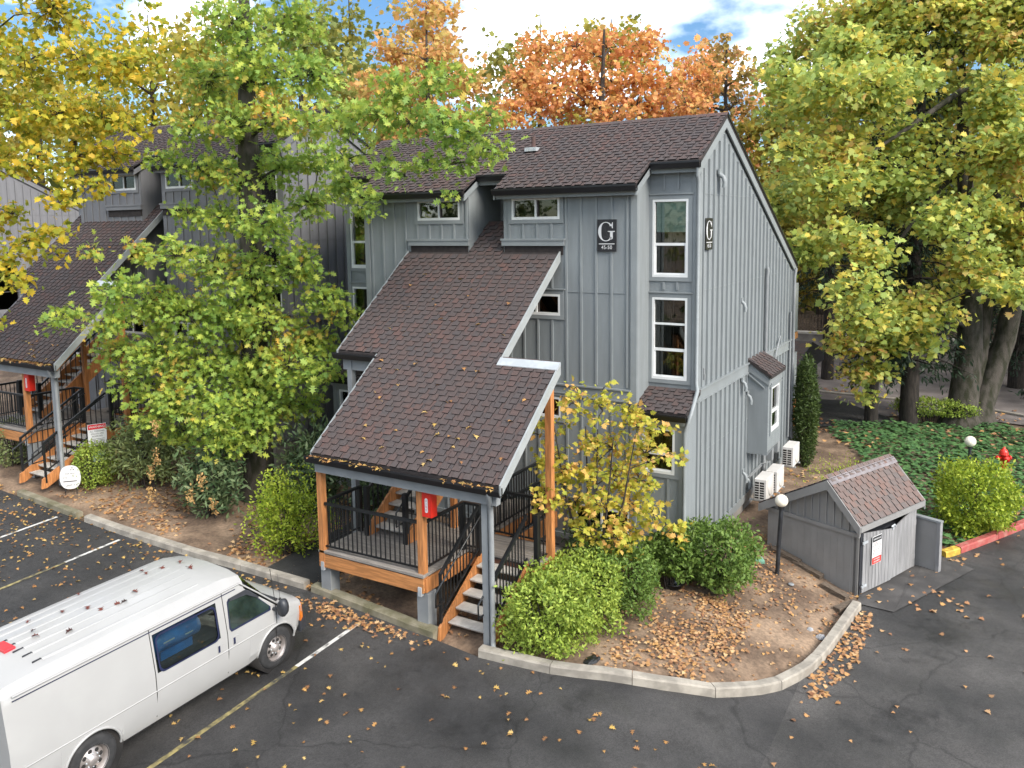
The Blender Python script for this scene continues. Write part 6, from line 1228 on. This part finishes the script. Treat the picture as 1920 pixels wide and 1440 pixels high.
# on the roofs and in the gutters
rz1 = lambda off: (lambda x, y: 3.24+.8*((y-off[1])-11.95)+off[2]+.01)
P = np.concatenate([uni(46,-11.8,-7.6,12.1,14.1), uni(34,-13,-9,14.2,16.6)]); litter('roof_leaf_litter', P, rz1((0,0,0)), (.09,.17), L_FALY, 'oak', 35)
P = np.stack([rng.uniform(-12,-7.6,150), rng.uniform(11.84,11.94,150)], 1); litter('gutter_leaf_litter', P[noise_keep(P,rng,1.3,-.3,1)], lambda x, y: 3.17+0*x, (.07,.13), L_FALY, 'oak', 36)
o2 = tuple(OFF2+PD2); P = np.concatenate([uni(420,-12,-7.55,11.95,14.2), uni(160,-13,-8.9,14.2,16.6)]); P = P[noise_keep(P,rng,1.2,-.1,4)]; P += np.array(o2[:2]); litter('roof_leaf_litter', P, rz1(o2), (.10,.17), L_FALY, 'oak', 37)
P = np.stack([rng.uniform(-12,-7.6,260), rng.uniform(11.84,12.0,260)], 1)+np.array(o2[:2]); litter('gutter_leaf_litter', P, lambda x, y: 3.2+o2[2]+0*x, (.09,.15), L_FALY, 'oak', 38)
# single dark leaves lying on the van roof
L_VL = ramp_mat('dark_fallen_leaf', [(.03,.02,.018),(.09,.025,.02),(.16,.04,.025),(.02,.02,.02)], .6, True)
for i, (x, y) in enumerate(((-.95,.25),(-1.05,-.05),(-1.55,.45),(-1.62,.3),(-2.1,-.15),(-2.35,-.25),(-2.55,-.2),(-2.7,-.1),(-2.85,0),(-3.1,.25),(-3.3,-.35),(-3.55,.4),(-3.6,.1),(-2.6,.62),(-3.75,-.05),(-1.3,.35))):
    p = VM @ Vector((x, y, float(np.interp(abs(y), [0,.5,.77], [2.103,2.088,2.035]))+.02)); rng2 = np.random.default_rng(100+i)
    o = leaf_mesh('fallen_leaf', np.array([p[:]]), np.array([rng2.uniform(.085,.13)]), L_VL, 'oak', None, .75, None, 0, .9, p[:], 100+i); o.location = p
    tag(o, 'dark curled oak leaf lying on the white van roof', 'leaf', 'fallen leaves on the van roof')
# ---- carport, far wall and fence beyond the back road
r = empty('carport', (-8.3,33.3,.07), 'dark carport with a brown shingled roof beyond the gable end', 'carport')
m = MB(); m.hexa([(-2.5,-1.2,2.05),(1.55,-1.2,2.05),(1.55,1.6,2.75),(-2.5,1.6,2.75),(-2.5,-1.2,2.13),(1.55,-1.2,2.13),(1.55,1.6,2.83),(-2.5,1.6,2.83)]); m.hexa([(-2.5,1.6,2.75),(1.55,1.6,2.75),(1.55,4.2,2.1),(-2.5,4.2,2.1),(-2.5,1.6,2.83),(1.55,1.6,2.83),(1.55,4.2,2.18),(-2.5,4.2,2.18)]); rf = m.build('roof', M['under'], r)
m = MB()
for k in range(20):
    for j in range(17):
        y = -1.2+k*.145; z = 2.135+y*0+(k*.145)*.25; x = -2.5+j*.24+(.1 if k % 2 else 0); m.add([(x,y,z+.012),(min(x+.235,1.55),y,z+.012),(min(x+.235,1.55),y+.17,z+.04),(x,y+.17,z+.04)], [(0,1,2,3)])
o = m.build('shingle', M['shingle_s'], rf); o['kind'] = 'stuff'
m = MB(); m.prism([(1.56,-1.25,1.75),(1.56,4.25,1.75),(1.56,4.25,2.2),(1.56,1.6,2.86),(1.56,-1.25,2.16)], (.05,0,0)); m.box(-2.5,1.6,-1.28,-1.2,1.75,2.12); m.build('fascia', M['plastic'], r)
for x, y in ((1.3,-1.0),(1.3,3.9),(-2.2,-1.0)): m = MB(); m.box(x-.09,x+.09,y-.09,y+.09,-.2,1.8); m.build('post', M['trim2'], r)
r = empty('retaining_wall', (-2,48,0), 'pale retaining wall beyond the back road', 'wall'); m = MB(); m.box(-13,14,-.15,.15,-.3,1.55); m.build('wall_body', M['found'], r); m = MB(); m.box(-13,14,-.2,.2,1.55,1.68); m.build('coping', M['conc'], r)
r = empty('fence', (-2,48.3,1.65), 'dark slatted fence on top of the far retaining wall', 'fence')
for k in range(150): m = MB(); m.box(-12.9+k*.18,-12.79+k*.18,-.02,.02,.05,.95); m.build('slat', M['timber'], r)
m = MB(); m.box(-13,14,.02,.05,.15,.22); m.box(-13,14,.02,.05,.75,.82); m.build('rail', M['timber'], r)
bpy.context.view_layer.update()
